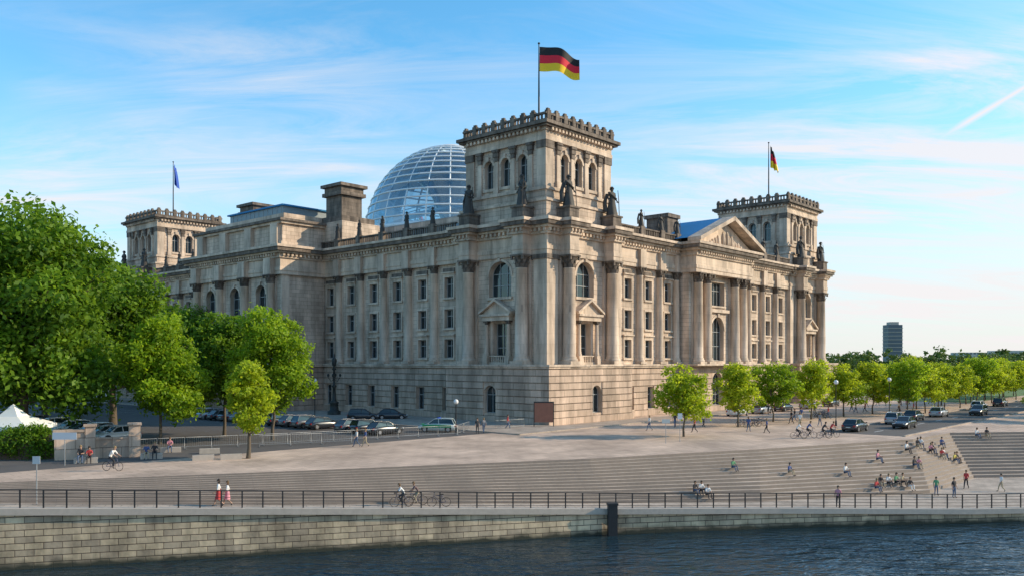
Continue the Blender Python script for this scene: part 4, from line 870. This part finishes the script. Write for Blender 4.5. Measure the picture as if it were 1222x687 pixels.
cb=N(nt,'ShaderNodeCombineXYZ'); L(nt,mth('DIVIDE',sp.outputs[0],zz),cb.inputs[0]); L(nt,mth('DIVIDE',sp.outputs[1],zz),cb.inputs[1])
def cloud(rot,scale,loc,lo,hi,detail,rough,dist):
    mp=N(nt,'ShaderNodeMapping'); mp.inputs['Rotation'].default_value=(0,0,R(rot)); mp.inputs['Scale'].default_value=scale; mp.inputs['Location'].default_value=loc; L(nt,cb.outputs[0],mp.inputs[0])
    n1=N(nt,'ShaderNodeTexNoise'); n1.inputs['Scale'].default_value=1.0; n1.inputs['Detail'].default_value=detail; n1.inputs['Roughness'].default_value=rough; n1.inputs['Distortion'].default_value=dist; L(nt,mp.outputs[0],n1.inputs['Vector'])
    f=N(nt,'ShaderNodeMapRange'); f.inputs[1].default_value=lo; f.inputs[2].default_value=hi; L(nt,n1.outputs['Fac'],f.inputs[0]); return f.outputs[0]
side=N(nt,'ShaderNodeMapRange'); side.inputs[1].default_value=-.3; side.inputs[2].default_value=.42; side.inputs[3].default_value=.0; side.inputs[4].default_value=.42; L(nt,sp.outputs[0],side.inputs[0])
elm=N(nt,'ShaderNodeMapRange'); elm.inputs[1].default_value=.28; elm.inputs[2].default_value=.36; elm.inputs[3].default_value=1; elm.inputs[4].default_value=.25; L(nt,sp.outputs[2],elm.inputs[0])
big_=cloud(-25,(.5,.9,1),(3.1,1.7,0),.42,.68,3,.5,.4)
wis=cloud(-35,(.8,2.6,1),(7.3,2.2,0),.38,.76,11,.68,1.1)
cl=mth('MULTIPLY',mth('MULTIPLY',mth('ADD',mth('MULTIPLY',big_,.6),side.outputs[0]),wis),mth('MULTIPLY',elm.outputs[0],2.3))
cl=mth('MINIMUM',cl,.85)
d1=Vector((.507,1,.263)).normalized(); d2=Vector((.6025,1,.3205)).normalized(); nn_=d1.cross(d2).normalized()
dt=N(nt,'ShaderNodeVectorMath',operation='DOT_PRODUCT'); L(nt,gen,dt.inputs[0]); dt.inputs[1].default_value=nn_
tr_=N(nt,'ShaderNodeMapRange'); tr_.inputs[1].default_value=0; tr_.inputs[2].default_value=.005; tr_.inputs[3].default_value=1; tr_.inputs[4].default_value=0; L(nt,mth('ABSOLUTE',dt.outputs['Value']),tr_.inputs[0])
tx=N(nt,'ShaderNodeMapRange'); tx.inputs[1].default_value=.425; tx.inputs[2].default_value=.46; L(nt,sp.outputs[0],tx.inputs[0])
trail=mth('MULTIPLY',tr_.outputs[0],mth('MULTIPLY',tx.outputs[0],mth('GREATER_THAN',sp.outputs[1],0)))
hz=N(nt,'ShaderNodeMapRange'); hz.inputs[1].default_value=0; hz.inputs[2].default_value=.36; hz.inputs[3].default_value=.85; hz.inputs[4].default_value=0; hz.interpolation_type='SMOOTHSTEP'; L(nt,sp.outputs[2],hz.inputs[0])
hs_=N(nt,'ShaderNodeMapRange'); hs_.inputs[1].default_value=-.5; hs_.inputs[2].default_value=.5; hs_.inputs[3].default_value=.6; hs_.inputs[4].default_value=1.05; L(nt,sp.outputs[0],hs_.inputs[0])
haze=mth('MULTIPLY',hz.outputs[0],hs_.outputs[0])
tint=N(nt,'ShaderNodeMix',data_type='RGBA',blend_type='MULTIPLY'); tint.inputs[0].default_value=1; tint.inputs[7].default_value=(.80,1.62,1.85,1); L(nt,sky.outputs[0],tint.inputs[6])
m1=N(nt,'ShaderNodeMix',data_type='RGBA'); L(nt,mth('MINIMUM',haze,1),m1.inputs[0]); L(nt,tint.outputs[2],m1.inputs[6]); m1.inputs[7].default_value=(6.2,5.8,5.75,1)
m2=N(nt,'ShaderNodeMix',data_type='RGBA'); L(nt,mth('MINIMUM',mth('MAXIMUM',cl,trail),1),m2.inputs[0]); L(nt,m1.outputs[2],m2.inputs[6]); m2.inputs[7].default_value=(6.5,6.15,6.2,1)
L(nt,m2.outputs[2],bg.inputs[0]); L(nt,bg.outputs[0],out.inputs[0])
s=D.lights.new('sun','SUN'); s.energy=5.0; s.angle=R(.5); s.color=(1,.81,.57); so=D.objects.new('sun',s); COL.objects.link(so)
dr_=Vector((math.sin(R(az))*math.cos(R(el)),math.cos(R(az))*math.cos(R(el)),math.sin(R(el)))); so.rotation_euler=dr_.to_track_quat('Z','Y').to_euler(); so.location=(100,0,100)
cam=D.cameras.new('camera'); co=D.objects.new('camera',cam); COL.objects.link(co); co.location=(0,0,8.2); co.rotation_euler=(R(90),0,0); cam.lens=29.87; cam.sensor_width=36; cam.shift_y=.0708; cam.clip_end=20000; cam.clip_start=.5
sc.camera=co
sc.view_settings.view_transform='Standard'; sc.view_settings.look='None'; sc.view_settings.exposure=0
